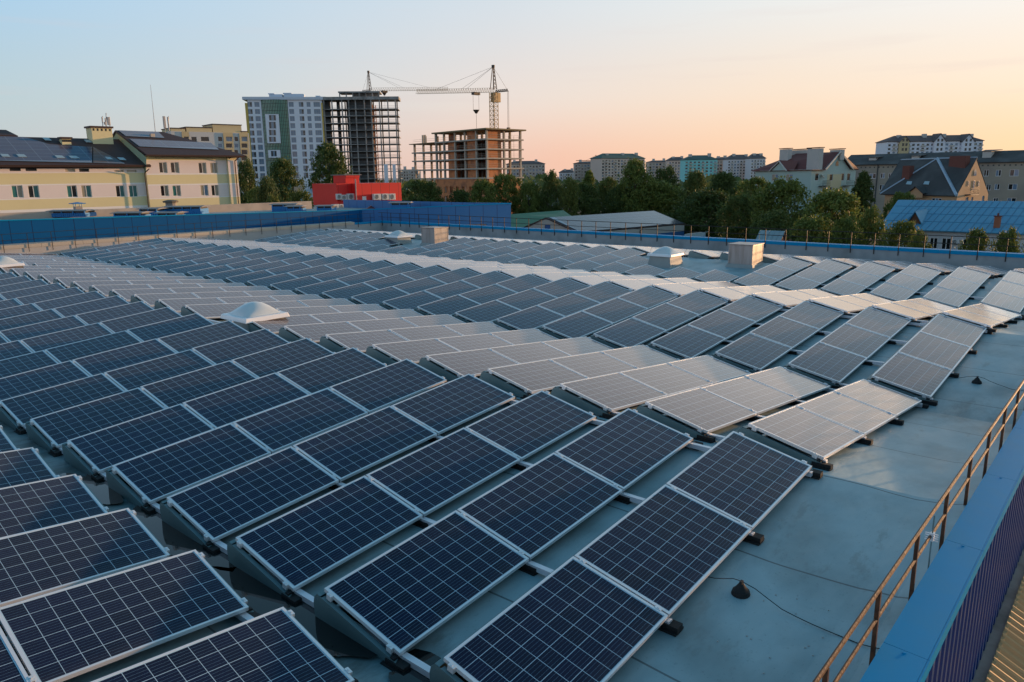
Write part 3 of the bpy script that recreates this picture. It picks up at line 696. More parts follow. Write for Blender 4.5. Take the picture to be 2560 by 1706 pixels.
mb = MB(); mb.bar((p.x, p.y, z1-.22), (p.x, p.y, z1-.08), .60, 12, r2=.62); mb.bar((p.x, p.y, z1-.08), (p.x, p.y, z1), .62, 12, r2=.25); mb.build('cap', mat('brown cowl', (.14, .12, .09), .8), r)
p = at(195, 523, 64); z1 = at(195, 507, 64).z; z0_ = at(195, 525, 64).z
r = thing('roof_chimney', 'small brick chimney with a blue sheet cap before the yellow building', 'chimney', (p.x, p.y, 1.05))
mb = MB(); mb.box(p.x-.27, p.x+.27, p.y-.27, p.y+.27, 1.05, z1-.32); mb.build('stack', mat('pale chimney brick', (.34, .30, .27), .8, 0, .2, 9), r)
mb = MB(); mb.box(p.x-.5, p.x+.5, p.y-.5, p.y+.5, z1-.1, z1-.03); mb.bar((p.x, p.y, z1-.03), (p.x, p.y, z1+.04), .5, 8, r2=.1)
for sx in (-1, 1):
    for sy in (-1, 1): mb.bar((p.x+sx*.24, p.y+sy*.24, z1-.33), (p.x+sx*.24, p.y+sy*.24, z1-.09), .03, 5)
mb.build('cap', VENTB, r)
# ------------------------------------------------------------------ yellow building
YEL = mat('pale yellow render', (.74, .66, .38), .85, 0, .05, .5); PINK = mat('pale pink render', (.80, .71, .67), .85, 0, .05, .5)
WLINE = mat('white render band', (.85, .83, .80), .8, 0, .03, 1); GREENR = mat('pale green render', (.38, .46, .30), .85, 0, .06, .7)
ROOFBR = mat('dark brown tile roof', (.060, .032, .028), .7, 0, .3, 4, bump=.2)
PIPE = mat('brown downpipe', (.10, .045, .02), .5)
yb_ = thing('yellow_building', 'pale yellow and pink banded building with dark brown roof carrying solar panels', 'building', at(366, 520, 90))
P0 = at(366, 421, 88); az = R(-2); FY = Fac(P0, (math.cos(az), math.sin(az)))
FY.p = Vector((P0.x, P0.y, 0))
def bands(F, xm, ys):        # px rows from the top -> heights, materials alternate from the list
    return [(F.hit(xm, y)[1], mi) for y, mi in ys]
def px_hole(F, x0, x1, y0, y1):
    u0, _ = F.hit(x0, (y0+y1)/2); u1, _ = F.hit(x1, (y0+y1)/2); xm = (x0+x1)/2
    return (u0, u1, F.hit(xm, y1)[1], F.hit(xm, y0)[1])
zE = FY.hit(200, 421)[1]
WIN_L = [px_hole(FY, *q) for q in ((30, 58, 464, 495), (71, 98, 464, 495), (168, 193, 464, 494), (204, 229, 464, 494), (290, 312, 464, 493), (323, 344, 464, 493))]
STY_L = [(1, 2), (0, 1), (1, 0), (2, 1), (0, 1), (1, 1)]
VEN_L = [px_hole(FY, *q) for q in ((24, 52, 421, 428), (64, 92, 421, 428), (163, 188, 422, 430), (198, 223, 422, 430), (286, 309, 426, 431), (317, 341, 426, 431))]
def bandlist(F, xm, rows):   # rows: (y pixel of the band's lower edge, material)
    return sorted((F.hit(xm, y)[1], m) for y, m in rows)
uL = FY.hit(-60, 450)[0]; uJ = FY.hit(366, 470)[0]
BL = bandlist(FY, 180, ((900, 2), (528, 2), (523, 2), (520, 0), (496, 2), (494, 1), (462.5, 2), (459.5, 0), (433, 2), (431.5, 1), (400, 1)))
BL = [(GROUND_Z-1, 2)] + BL
mb = MB(); FY.wall(mb, uL, uJ, GROUND_Z, zE, WIN_L+VEN_L, .18, band=BL)
mb.poly([FY.P(uJ, GROUND_Z, 0), FY.P(uJ, GROUND_Z, -13), FY.P(uJ, zE, -13), FY.P(uJ, zE, 0)], 0)
mb.build('wall', [YEL, PINK, WLINE], yb_)
for h, s_ in zip(WIN_L, STY_L): window(FY, yb_, h, 0, .14, s_)
for k, h in enumerate(VEN_L):
    mb = MB(); mb.poly([FY.P(h[0], h[2], -.17), FY.P(h[1], h[2], -.17), FY.P(h[1], h[3], -.17), FY.P(h[0], h[3], -.17)]); mb.build('attic_vent', DARKBACK if k in (0, 1, 3) else BEIGE, yb_)
# second wing, standing a little forward
FW2 = Fac(FY.P(uJ, 0, .45), FY.t)
PR = FW2.hit(572, 470)[0]
WIN_R = [px_hole(FW2, *q) for q in ((398, 418, 406, 433), (427, 448, 406, 433), (497, 516, 407, 434), (526, 544, 407, 434), (402, 422, 464, 491), (432, 452, 464, 491), (502, 521, 463, 490), (529, 547, 463, 490))]
STY_R = [(0, 2), (0, 2), (0, 2), (2, 2), (0, 2), (1, 2), (2, 3), (0, 2)]
zER = FW2.hit(480, 391)[1]
BR = [(GROUND_Z-1, 2)] + bandlist(FW2, 470, ((900, 2), (521, 2), (517, 0), (496, 2), (494, 1), (463, 2), (460, 0), (437, 2), (434, 1), (403, 2), (401, 0)))
mb = MB(); FW2.wall(mb, .0, PR, GROUND_Z, zER, WIN_R, .18, band=BR)
mb.poly([FW2.P(0, GROUND_Z, 0), FW2.P(0, GROUND_Z, -.46), FW2.P(0, zER, -.46), FW2.P(0, zER, 0)], 0)
mb.build('wall', [YEL, PINK, WLINE], yb_)
for h, s_ in zip(WIN_R, STY_R): window(FW2, yb_, h, 0, .14, s_)
FW3 = Fac(FW2.P(PR, 0, .35), FY.t); PE = FW3.hit(598, 470)[0]
mb = MB(); FW3.wall(mb, 0, PE, GROUND_Z, zER, [], band=BR)
mb.poly([FW3.P(PE, GROUND_Z, 0), FW3.P(PE, GROUND_Z, -14), FW3.P(PE, zER, -14), FW3.P(PE, zER, 0)], 0); mb.poly([FW3.P(0, GROUND_Z, 0), FW3.P(0, GROUND_Z, -.36), FW3.P(0, zER, -.36), FW3.P(0, zER, 0)], 0)
mb.build('wall', [YEL, PINK, WLINE], yb_)
# roofs
BK = 6.5
zEa = FY.hit(200, 413, .7)[1]; zEb = FW2.hit(480, 388, 1.1)[1]
hz = lambda F, x, y, n: F.hit(x, y, n)
zRl = hz(FY, 150, 345, -BK)[1]
mb = MB(); mb.slab([FY.P(uL-4, zEa, .7), FY.P(uJ+.55, zEa, .7), FY.P(uJ+.02, zRl, -BK), FY.P(uL-4, zRl, -BK)], .26)
mb.slab([FY.P(uL-4, zRl-.02, -BK-.05), FY.P(uJ+.02, zRl-.02, -BK-.05), FY.P(uJ+.02, zE-.1, -2*BK-.7), FY.P(uL-4, zE-.1, -2*BK-.7)], .18)
q = hz(FY, 42, 341, -BK); q2 = hz(FY, 15, 325, -BK-2)
mb.slab([FY.P(q[0]+.1, q[1]+.05, -BK+.1), FY.P(q2[0], q2[1], -BK-2), FY.P(q2[0]-20, q2[1], -BK-2), FY.P(q[0]-20, q[1]+.05, -BK+.1)], .18)
mb.poly([FY.P(q[0]+.1, q[1]-.2, -BK+.1), FY.P(q2[0], q2[1]-.1, -BK-2), FY.P(q2[0], q[1]-.3, -BK-4)])
mb.build('roof', ROOFBR, yb_)
zRr = FW2.hit(345, 328, -BK-1)[1]; uA = 0.05; uRr = FW2.hit(407, 331, -BK-1)[0]; uEr = PR + PE + 1.0
mb = MB()
mb.slab([FW2.P(-.15, zEb, 1.1), FW2.P(uEr, zEb, 1.1), FW2.P(uRr, zRr, -BK-1), FW2.P(-.15, zRr, -BK-1)], .2)
mb.slab([FW2.P(uEr+.02, zEb, 1.1), FW2.P(uEr+.02, zER-.1, -2*BK-2), FW2.P(uRr+.02, zRr, -BK-1)], .2)
mb.slab([FW2.P(-.15, zRr-.02, -BK-1.05), FW2.P(uRr, zRr-.02, -BK-1.05), FW2.P(uEr, zER-.1, -2*BK-2), FW2.P(-.15, zER-.1, -2*BK-2)], .2)
mb.build('roof', ROOFBR, yb_)
mb = MB(); mb.poly([FW2.P(-.02, zE-.6, .02), FW2.P(-.02, zER-.2, .6), FW2.P(-.02, zRr-.25, -BK-1), FW2.P(-.02, zER-.2, -2*BK-2), FW2.P(-.02, zE-.5, -2*BK-1)]); mb.build('firewall', GREENR, yb_)
# roof-mounted panels and roof windows: laid on the slopes, a little proud
ROOFSOL = solar_glass('roof solar array', nx=400, ny=400, x0=0, y0=0, px_=1.65, py_=1.0, bus=False, cell=(.008, .045, .115), rough=.15)
def on_slope(F, A, B, C, D):  # bilinear slope frame: eave A-B, ridge D-C ; returns fn(s,t)
    return lambda s, t, h=0.: A.lerp(B, s).lerp(D.lerp(C, s), t) + (B-A).cross(D-A).normalized()*(h if (B-A).cross(D-A).z > 0 else -h)
SL = on_slope(FY, FY.P(uL, zEa, .7), FY.P(uJ+.55, zEa, .7), FY.P(uJ+.55, zRl, -BK), FY.P(uL, zRl, -BK))
SR = on_slope(FW2, FW2.P(0, zEb, 1.1), FW2.P(uEr, zEb, 1.1), FW2.P(uEr, zRr, -BK-1), FW2.P(0, zRr, -BK-1))
def slope_hit(S, x, y):      # s,t of a sight line on a slope plane
    A = S(0, 0); u = S(1, 0)-A; v = S(0, 1)-A; n = u.cross(v); d = ray(x, y); k = (A-CAM).dot(n)/d.dot(n); q = CAM+d*k-A
    vv = v - u*(v.dot(u)/u.dot(u)); t = q.dot(vv)/vv.dot(vv); s = (q - v*t).dot(u)/u.dot(u); return s, t
def array(S, quad, label_part='solar_array', h=.10, th=.04, M_=None, parent=None):
    o_ = S(0, 0); ex = (S(1, 0)-o_).normalized(); n = (S(1, 0)-o_).cross(S(0, 1)-o_).normalized(); n = n if n.z > 0 else -n; ey = n.cross(ex)
    L = [S(s, t, h) for s, t in quad]; org = L[0]
    loc = [((p-org).dot(ex), (p-org).dot(ey)) for p in L]
    me = bpy.data.meshes.new(label_part)
    V = [(a, b, 0) for a, b in loc] + [(a, b, -th) for a, b in loc]; k = len(loc)
    area = sum(loc[i][0]*loc[(i+1) % k][1]-loc[(i+1) % k][0]*loc[i][1] for i in range(k))
    top = tuple(range(k)) if area > 0 else tuple(reversed(range(k)))
    Fs = [top, tuple(k+i for i in reversed(top))] + [(i, i+k, (i+1) % k+k, (i+1) % k) for i in range(k)]
    me.from_pydata(V, [], Fs); me.materials.append(M_ or ROOFSOL); me.update()
    ob = bpy.data.objects.new(label_part, me); col.objects.link(ob); ob.parent = parent
    mw = Matrix((ex, ey, n)).transposed().to_4x4(); mw.translation = org - WL[parent.name]; ob.matrix_local = mw
    return ob
def shq(S, pts): return [(min(.985, max(.012, q[0])), min(.97, max(.03, q[1]))) for q in (slope_hit(S, *p) for p in pts)]
array(SL, shq(SL, ((-30, 403), (230, 409), (230, 370), (123, 363), (60, 343), (-30, 338))), parent=yb_)
array(SL, shq(SL, ((233, 409), (312, 411), (262, 384), (233, 370))), parent=yb_, M_=solar_glass('roof solar array dim', nx=400, ny=400, x0=0, y0=0, px_=1.65, py_=1.0, bus=False, cell=(.02, .022, .03), rough=.3))
array(SR, shq(SR, ((347, 368), (547, 376), (527, 359), (322, 349))), parent=yb_)
array(SR, shq(SR, ((307, 342), (411, 346.5), (396, 332), (284, 324))), parent=yb_)
SKYW = mat('roof window glass', (.35, .45, .48), .08, 0, .1, 2)
for q in (((6, 395), (26, 395.5), (20, 389), (0, 388.5)), ((47, 395.5), (68, 396), (60, 389.5), (40, 389)), ((143, 398), (163, 398.5), (155, 392.5), (136, 392)), ((178, 399), (200, 399.5), (190, 393.5), (171, 393)), ((113, 354), (129, 354.5), (121, 347.5), (105, 347)), ((215, 358.5), (230, 359), (224, 353), (210, 352.5)), ((268, 401.5), (283, 402), (275, 396), (261, 395.5)), ((300, 403), (316, 403.5), (308, 397.5), (293, 397))):
    array(SL, shq(SL, q), 'roof_window', .16, .05, SKYW, yb_)
def stack(F, x0, x1, y0, y1, off, dep, m, capm, name='chimney', parent=None, zlow=1.2):
    a = F.hit(x0, (y0+y1)/2, off); b = F.hit(x1, (y0+y1)/2, off); zt = F.hit((x0+x1)/2, y0, off)[1]; zb = F.hit((x0+x1)/2, y1, off)[1]
    mb = MB(); F.box(mb, a[0], b[0], zb-zlow, zt-.2, off-dep, off); o = mb.build(name, m, parent)
    mb = MB(); F.box(mb, a[0]-.15, b[0]+.15, zt-.2, zt, off-dep-.15, off+.15); mb.build('cap', capm, o)
    mb = MB(); k = 5
    for i in range(k):
        u = a[0]+(b[0]-a[0])*(i+.5)/k; F.box(mb, u-.09, u+.09, zt-.55, zt-.28, off-.1, off+.012)
    mb.build('flue_opening', DARKBACK, o)
stack(FY, 231, 282, 316, 368, -5.0, 1.8, YEL, ROOFBR, parent=yb_); stack(FY, 155, 178, 343, 365, -4.6, .9, YEL, ROOFBR, parent=yb_)
a = FW2.hit(383, 350, -5.2); mb = MB(); zz = FW2.hit(383, 335, -5.2)[1]; FW2.box(mb, a[0]-.25, a[0]+.25, zz-2, zz, -5.6, -5.1); mb.build('flue', BEIGE, yb_)
for F, x, y0_, y1_ in ((FW2, 365.5, 425, 520), (FW2, 573, 394, 520), (FW3, 591, 396, 520)):
    a = F.hit(x, (y0_+y1_)/2); zt = F.hit(x, y0_)[1]; mb = MB(); mb.bar(F.P(a[0], GROUND_Z, .1), F.P(a[0], zt-.35, .1), .06, 6); mb.bar(F.P(a[0], zt-.35, .1), F.P(a[0]+.35, zt+.1, .6), .06, 6); mb.build('downpipe', PIPE, yb_)
ANT = mat('antenna grey', (.38, .38, .38), .5, .2)
def antenna(name, label, F, off, poles, panels):
    bx_ = F.hit(poles[0][0], poles[0][2], off); r = thing(name, label, 'antenna', F.P(bx_[0], bx_[1], off))
    for x, y0_, y1_ in poles:
        a = F.hit(x, y0_, off); b = F.hit(x, y1_, off); mb = MB(); mb.bar(F.P(b[0], b[1]-.5, off), F.P(a[0], a[1], off), .045, 6); mb.build('pole', ANT, r)
    for x0, x1, y0_, y1_ in panels:
        a = F.hit(x0, (y0_+y1_)/2, off); b = F.hit(x1, (y0_+y1_)/2, off); zt = F.hit(x0, y0_, off)[1]; zb = F.hit(x0, y1_, off)[1]
        mb = MB(); F.box(mb, a[0], b[0], zb, zt, off-.1, off+.12); mb.build('panel', ANT, r, bevel=.03)
antenna('cell_antenna', 'cluster of cell antennas standing on the large chimney of the yellow building', FY, -5.6, ((256, 291, 318), (265, 283, 318), (274, 293, 318)), ((254.5, 256.5, 293, 307), (260, 264, 305, 312), (268, 275, 293, 313), (263, 265, 296, 315)))
antenna('cell_antenna', 'tall twin cell antennas behind the ridge of the yellow building', FW2, -9.5, ((412, 294, 340), (421, 291, 340)), ((408, 414, 291, 321), (419.5, 422, 293, 328)))
a = FW2.hit(388, 329, -8.0); b = FW2.hit(376, 212, -8.0)
r = thing('mast', 'very thin tall mast rising from the ridge of the yellow building', 'mast', FW2.P(a[0], a[1]-1, -8)); mb = MB(); mb.bar(FW2.P(a[0], a[1]-1, -8.), FW2.P(b[0], b[1], -8.), .045, 6, r2=.018); mb.build('pole', ANT, r)
# ------------------------------------------------------------------ apartment block behind it
def block_front(name, label, x0, x1, ytop, d0, d1, rows, cols, m_wall, depth=14, group=None, ybase=None, wstyle=(0,), fr=None, mull=0, roofm=None, cat='apartment block', wd=.1, hipped=False, roof_h=2.5, stuff=False):
    """a plain block: facade between two sight lines; rows = list of (ytop,ybottom) at x0 side, cols = list of (x0,x1)"""
    a, b = at(x0, ytop, d0), at(x1, ytop, d1); F = Fac((a.x, a.y, 0), vec2(a, b)); W_ = (Vector((b.x, b.y))-Vector((a.x, a.y))).length
    r = thing(name, label, cat, (a.x, a.y, GROUND_Z), group); zt = (a.z+b.z)/2
    holes = [px_hole(F, cx0, cx1, y0, y1) for (y0, y1) in rows for (cx0, cx1) in cols]
    mb = MB(); F.wall(mb, 0, W_, GROUND_Z, zt, holes, wd)
    P = F.P
    for q in (((0, 0), (0, -depth)), ((W_, 0), (W_, -depth)), ((0, -depth), (W_, -depth))): mb.poly([P(q[0][0], GROUND_Z, q[0][1]), P(q[1][0], GROUND_Z, q[1][1]), P(q[1][0], zt, q[1][1]), P(q[0][0], zt, q[0][1])])
    if not hipped: mb.poly([P(0, zt, 0), P(W_, zt, 0), P(W_, zt, -depth), P(0, zt, -depth)])
    mb.build('wall', m_wall, r)
    if hipped:
        mb = MB(); h = depth/2; e = .5; i_ = min(h*.8, W_*.3)
        mb.slab([P(-e, zt, e), P(W_+e, zt, e), P(W_-i_, zt+roof_h, -h), P(i_, zt+roof_h, -h)], .2); mb.slab([P(W_+e, zt, e), P(W_+e, zt, -depth-e), P(W_-i_, zt+roof_h, -h)], .2); mb.slab([P(-e, zt, -depth-e), P(-e, zt, e), P(i_, zt+roof_h, -h)], .2); mb.slab([P(i_, zt+roof_h, -h), P(W_-i_, zt+roof_h, -h), P(W_+e, zt, -depth-e), P(-e, zt, -depth-e)], .2)
        mb.build('roof', roofm or ROOFBR, r)
    rnd = random.Random(int(x0)); hs = holes
    if len(hs) > 100: pass
    for h in hs[:100]: window(F, r, h, 0, wd*.8, tuple(rnd.choice(wstyle) for _ in range(2)), mull, fr or FRAMEW, fw=.07)
    if len(hs) > 100:
        mb = MB()
        for h in hs[100:]: mb.poly([F.P(h[0], h[2], -wd*.8), F.P(h[1], h[2], -wd*.8), F.P(h[1], h[3], -wd*.8), F.P(h[0], h[3], -wd*.8)], rnd.choice(wstyle))
        o = mb.build('window', GLASS, r); o['kind'] = 'stuff'
    return r, F, W_, zt
YBLK = mat('ochre render', (.60, .48, .27), .85, 0, .08, .4); WBLK = mat('off white render', (.60, .60, .58), .85, 0, .06, .4); CREAM = mat('cream render', (.56, .50, .42), .85, 0, .08, .3)
rowsB = [(342, 354), (359, 370), (375, 386), (391, 402)]
r, F, W_, zt = block_front('apartment_block', 'ochre and white apartment block with brown loggias between yellow building and white tower', 427, 622, 331, 225, 240, [(342, 354), (359, 370), (375, 387), (391, 402)], [(460, 472), (478, 492), (502, 523), (545, 556), (564, 580), (586, 596), (603, 618)], WBLK, 16, wstyle=(0, 0, 3))
for x0, x1, off in ((457, 475, .25), (560, 584, .35), (600, 622, .3)):
    a = F.hit(x0, 360, off); b = F.hit(x1, 360, off); mb = MB()
    hs = [px_hole(F, q0, q1, y0, y1) for (y0, y1) in [(342, 354), (359, 370), (375, 387), (391, 402)] for (q0, q1) in [(460, 472), (564, 580), (603, 618)] if x0 < q0 < x1]
    F.wall(mb, a[0], b[0], GROUND_Z, zt-.02, hs, .3, n=off); mb.build('bay', YBLK, r)
for x0, x1, y0, y1 in ((427, 463, 322, 333), (466, 530, 320, 333), (532, 604, 313, 333), (602, 618, 330, 334)):
    a = F.hit(x0, 326, -3); b = F.hit(x1, 326, -3); mb = MB(); F.box(mb, a[0], b[0], zt-.5, F.hit((x0+x1)/2, y0, -3)[1], -12, -3); o = mb.build('penthouse', YBLK, r)
    mb = MB(); F.box(mb, a[0]-.2, b[0]+.2, F.hit((x0+x1)/2, y0, -3)[1], F.hit((x0+x1)/2, y0, -3)[1]+.25, -12.2, -2.8); mb.build('cornice', ROOFBR, o)
# ------------------------------------------------------------------ white tower with the green glass bay
TW = mat('white tower cladding', (.74, .78, .84), .75, 0, .05, .3); GRG = mat('green curtain glass', (.10, .27, .20), .2, 0, .35, .35, spec=.7)
TWS = mat('grey blue tower cladding', (.60, .66, .74), .75, 0, .05, .3); YST = mat('yellow tower edge', (.62, .44, .10), .7)
a, b = at(618, 250, 300), at(804, 249, 304); F = Fac((a.x, a.y, 0), vec2(a, b)); W_ = (Vector((b.x, b.y))-Vector((a.x, a.y))).length
tw = thing('white_tower', 'white high-rise with yellow edge and a green glass bay beside the concrete frame', 'tower block', (a.x, a.y, GROUND_Z))
zt = F.hit(700, 250)[1]
rws = [(255.5+17.75*i, 267.5+17.9*i) for i in range(11)]
cls = [(0, 618, 629.5), (0, 635.5, 648), (1, 721.5, 733.5), (1, 746.5, 758), (1, 766, 775.5), (1, 783.5, 799.5)]
xs_ = lambda x, y: x + (y-255)*.042       # the sides lean a little with the lens, keep the columns plumb on the facade plane
holes = []
for y0, y1 in rws:
    for _, c0, c1 in cls:
        u0, u1 = F.hit(c0, 255)[0], F.hit(c1, 255)[0]; holes.append((u0, u1, F.hit(700, y1)[1], F.hit(700, y0)[1]))
uG0, uG1 = F.hit(653, 255)[0], F.hit(718, 255)[0]
mb = MB(); hl_ = [h for h in holes if h[1] < uG0]; hr_ = [h for h in holes if h[0] > uG1]
F.wall(mb, 0, uG0, GROUND_Z, zt, hl_, .25); F.wall(mb, uG1, W_, GROUND_Z, zt, hr_, .25)
mb.poly([F.P(W_, GROUND_Z, 0), F.P(W_, GROUND_Z, -16), F.P(W_, zt, -16), F.P(W_, zt, 0)]); mb.poly([F.P(0, GROUND_Z, -16), F.P(W_, GROUND_Z, -16), F.P(W_, zt, -16), F.P(0, zt, -16)]); mb.poly([F.P(0, zt, 0), F.P(W_, zt, 0), F.P(W_, zt, -16), F.P(0, zt, -16)])
mb.build('wall', TW, tw)
uY = F.hit(611, 255, -3)[0]
mb = MB(); mb.poly([F.P(-.02, GROUND_Z, 0), F.P(-.02, GROUND_Z, -16), F.P(-.02, zt, -16), F.P(-.02, zt, 0)]); F.box(mb, -1.1, -.03, GROUND_Z, zt-1.2, -3.0, -.2); F.box(mb, W_-.3, W_+.25, GROUND_Z, zt-1.2, -.1, .25); mb.build('yellow_edge', YST, tw)
mb = MB(); F.box(mb, -1.8, W_+.6, zt, zt+1.1, -16.5, .7); mb.build('cornice', TWS, tw)
for k, h in enumerate(holes): window(F, tw, h, 0, .2, (3, 3) if k % 3 else (3, 0), 2 if (h[1]-h[0]) > 2.2 else 1, FRAMED, fw=.1, bar=True)
mb = MB(); nb = 16; zb = GROUND_Z
prev = None
for i in range(nb+1):
    f = i/nb; u = uG0+(uG1-uG0)*f; n_ = 1.6*math.sin(math.pi*f)**.8
    if prev: mb.poly([F.P(prev[0], zb, prev[1]), F.P(u, zb, n_), F.P(u, zt, n_), F.P(prev[0], zt, prev[1])])
    prev = (u, n_)
gb = mb.build('glass_bay', GRG, tw)
mb = MB()
for i in range(nb+1):
    f = i/nb; u = uG0+(uG1-uG0)*f; n_ = 1.6*math.sin(math.pi*f)**.8; mb.bar(F.P(u, zb, n_+.03), F.P(u, zt, n_+.03), .10, 4)
for i in range(24):
    z = F.hit(700, 251+8.87*i)[1]; pv = None
    for j in range(nb+1):
        f = j/nb; q = F.P(uG0+(uG1-uG0)*f, z, 1.6*math.sin(math.pi*f)**.8+.03)
        if pv: mb.bar(pv, q, .11 if i % 2 else .07, 4)
        pv = q
mb.build('glazing_bars', mat('dark green mullion', (.02, .05, .035), .5), gb)
for x0, x1, y0, y1, ws in ((668, 701, 287, 359, ((289, 303), (306, 323), (325.5, 340), (343, 356))), (673, 703, 376, 395, ((378, 392),))):
    h = px_hole(F, x0, x1, y0, y1); hs = [px_hole(F, x0+7, x1-9, p, q) for p, q in ws]
    hs = [(q[0], q[1], q[2], q[3]) for q in hs]
    mb = MB(); F.wall(mb, h[0], h[1], h[2], h[3], hs, .2, n=2.3); mb.poly([F.P(h[0], h[2], 0), F.P(h[0], h[2], 2.3), F.P(h[0], h[3], 2.3), F.P(h[0], h[3], 0)]); mb.poly([F.P(h[1], h[2], 0), F.P(h[1], h[2], 2.3), F.P(h[1], h[3], 2.3), F.P(h[1], h[3], 0)]); mb.poly([F.P(h[0], h[3], 0), F.P(h[1], h[3], 0), F.P(h[1], h[3], 2.3), F.P(h[0], h[3], 2.3)]); mb.poly([F.P(h[0], h[2], 0), F.P(h[1], h[2], 0), F.P(h[1], h[2], 2.3), F.P(h[0], h[2], 2.3)])
    o = mb.build('projecting_bay', TW, tw)
    for q in hs: window(F, tw, q, 2.3, .15, (0, 3), 2, FRAMED, fw=.1)
for x0, x1, y0 in ((673, 706, 236), (710, 759, 235), (791, 814, 242)):
    a_ = F.hit(x0, 244, -4); b_ = F.hit(x1, 244, -4); mb = MB(); F.box(mb, a_[0], b_[0], zt+1.1, F.hit(x0, y0, -4)[1], -10, -4); F.box(mb, a_[0]-.3, a_[0]+(b_[0]-a_[0])*.4, F.hit(x0, y0, -4)[1], F.hit(x0, y0, -4)[1]+.35, -10.3, -3.7); mb.build('rooftop_box', TWS, tw)
# ------------------------------------------------------------------ unfinished concrete frame beside it
CONC = mat('raw concrete', (.34, .335, .32), .9, 0, .18, .5, dirt=(.15, .145, .135), dirt_scale=.3); CONCD = mat('shaded core wall', (.07, .07, .07), .95, 0, .2, .4)  # core wall is a dark concrete copy: interior shade put into its colour
SCAF = mat('orange hoist', (.45, .16, .06), .7)
a, b = at(805, 248, 304), at(992, 248, 306); F = Fac((a.x, a.y, 0), vec2(a, b)); W_ = (Vector((b.x, b.y))-Vector((a.x, a.y))).length
cf = thing('concrete_frame', 'unfinished grey concrete tower frame with open floors beside the white tower', 'building', (a.x, a.y, GROUND_Z))
ysl = [248, 272.2, 289.3, 307, 325, 342.8, 360.5, 378, 394.3, 412, 429, 447]
zs_ = [F.hit(900, y)[1] for y in ysl]
uu = lambda x, n=0: F.hit(x, 255, n)[0]
DP = 10
for k, z in enumerate(zs_):
    mb = MB(); e = .3 if k else .8
    F.box(mb, -e if k == 0 else .05, W_+e, z-.26, z+(.9 if k == 0 else 0), -DP, .35); mb.build('floor_slab', CONC, cf)
colx = [809, 829, 854, 871, 888, 910, 927, 948, 969, 988]
for x in colx:
    for n0 in (-.2, -DP+.8):
        if n0 < -1 and x in (829, 888, 969): continue
        mb = MB(); u = uu(x); F.box(mb, u-.24, u+.24, GROUND_Z, zs_[0]-.33, n0-.45, n0); mb.build('column', CONC, cf)
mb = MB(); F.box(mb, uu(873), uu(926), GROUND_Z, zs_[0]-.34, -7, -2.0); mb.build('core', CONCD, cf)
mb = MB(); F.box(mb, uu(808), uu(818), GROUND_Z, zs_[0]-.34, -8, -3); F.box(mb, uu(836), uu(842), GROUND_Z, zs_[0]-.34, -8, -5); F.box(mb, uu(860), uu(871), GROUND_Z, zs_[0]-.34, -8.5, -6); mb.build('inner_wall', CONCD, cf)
mb = MB()
for k in range(1, len(zs_)):
    for q in (.55, 1.1): mb.bar(F.P(0, zs_[k]+q, .1), F.P(W_, zs_[k]+q, .1), .045, 4); mb.bar(F.P(0, zs_[k]+q, -DP), F.P(W_, zs_[k]+q, -DP), .045, 4)
mb.build('guard_wires', CONC, cf)
mb = MB(); ux = uu(933); z0, z1 = GROUND_Z, F.hit(933, 262)[1]
for dx in (-.6, .6):
    for dn in (-2., -3.2): mb.bar(F.P(ux+dx, z0, dn), F.P(ux+dx, z1, dn), .10, 4)
z = z0
while z < z1-1.5:
    mb.bar(F.P(ux-.6, z, -2), F.P(ux+.6, z+1.5, -2), .07, 4); mb.bar(F.P(ux+.6, z, -2), F.P(ux-.6, z, -2), .07, 4); z += 1.5
mb.build('hoist_mast', SCAF, cf)
u0, u1 = uu(850, -5), uu(948, -5); zt0, zt1 = F.hit(900, 247, -5)[1], F.hit(900, 229, -5)[1]
mb = MB(); F.box(mb, u0-.5, u1+.5, zt1-.5, zt1, -14, -4.4); F.box(mb, u0+5, u1-.4, zt0, zt1-.5, -12, -8)
for i in range(7):
    u = u0+(u1-u0)*i/6; F.box(mb, u-.22, u+.22, zt0, zt1-.5, -5.4, -5)
mb.build('penthouse', CONC, cf)
mb = MB()
for x0, x1, y0, y1 in ((952, 962, 411, 460), (974, 982, 411, 460)): F.box(mb, uu(x0), uu(x1), F.hit(x0, y1)[1], F.hit(x0, y0)[1], .36, .6)
mb.build('hoarding', TW, cf)
# ------------------------------------------------------------------ brick and concrete frame under the crane
BRK = mat('orange hollow brick', (.56, .22, .09), .9, 0, .25, .9, dirt=(.26, .11, .06), dirt_scale=.5); CONC2 = mat('warm raw concrete', (.44, .39, .32), .9, 0, .2, .5); PLY = mat('formwork plywood', (.22, .17, .09), .8)
PCn = at(1217, 372, 220); PLf = at(1035, 380, 250); PRt = at(1303, 373, 230)
FLt = Fac((PCn.x, PCn.y, 0), vec2(PCn, PLf)); FRt = Fac((PCn.x, PCn.y, 0), vec2(PCn, PRt))
bf = thing('brick_frame', 'unfinished concrete frame with orange brick infill standing under the crane', 'building', (PCn.x, PCn.y, GROUND_Z))
UL = FLt.hit(1035, 380)[0]; UR = FRt.hit(1303, 373)[0]; UM = FLt.hit(1092, 360)[0]
tL, tR = FLt.t, FRt.t
def PP(a, b, z): q = PCn + tL*a + tR*b; return Vector((q.x, q.y, z))
def pbox(mb, a0, a1, b0, b1, z0, z1): mb.hexa([PP(a0, b0, z0), PP(a1, b0, z0), PP(a1, b1, z0), PP(a0, b1, z0), PP(a0, b0, z1), PP(a1, b0, z1), PP(a1, b1, z1), PP(a0, b1, z1)])
zl_ = [FLt.hit(1217, y)[1] for y in (320.5, 346, 371, 394.5, 420, 444, 460)]
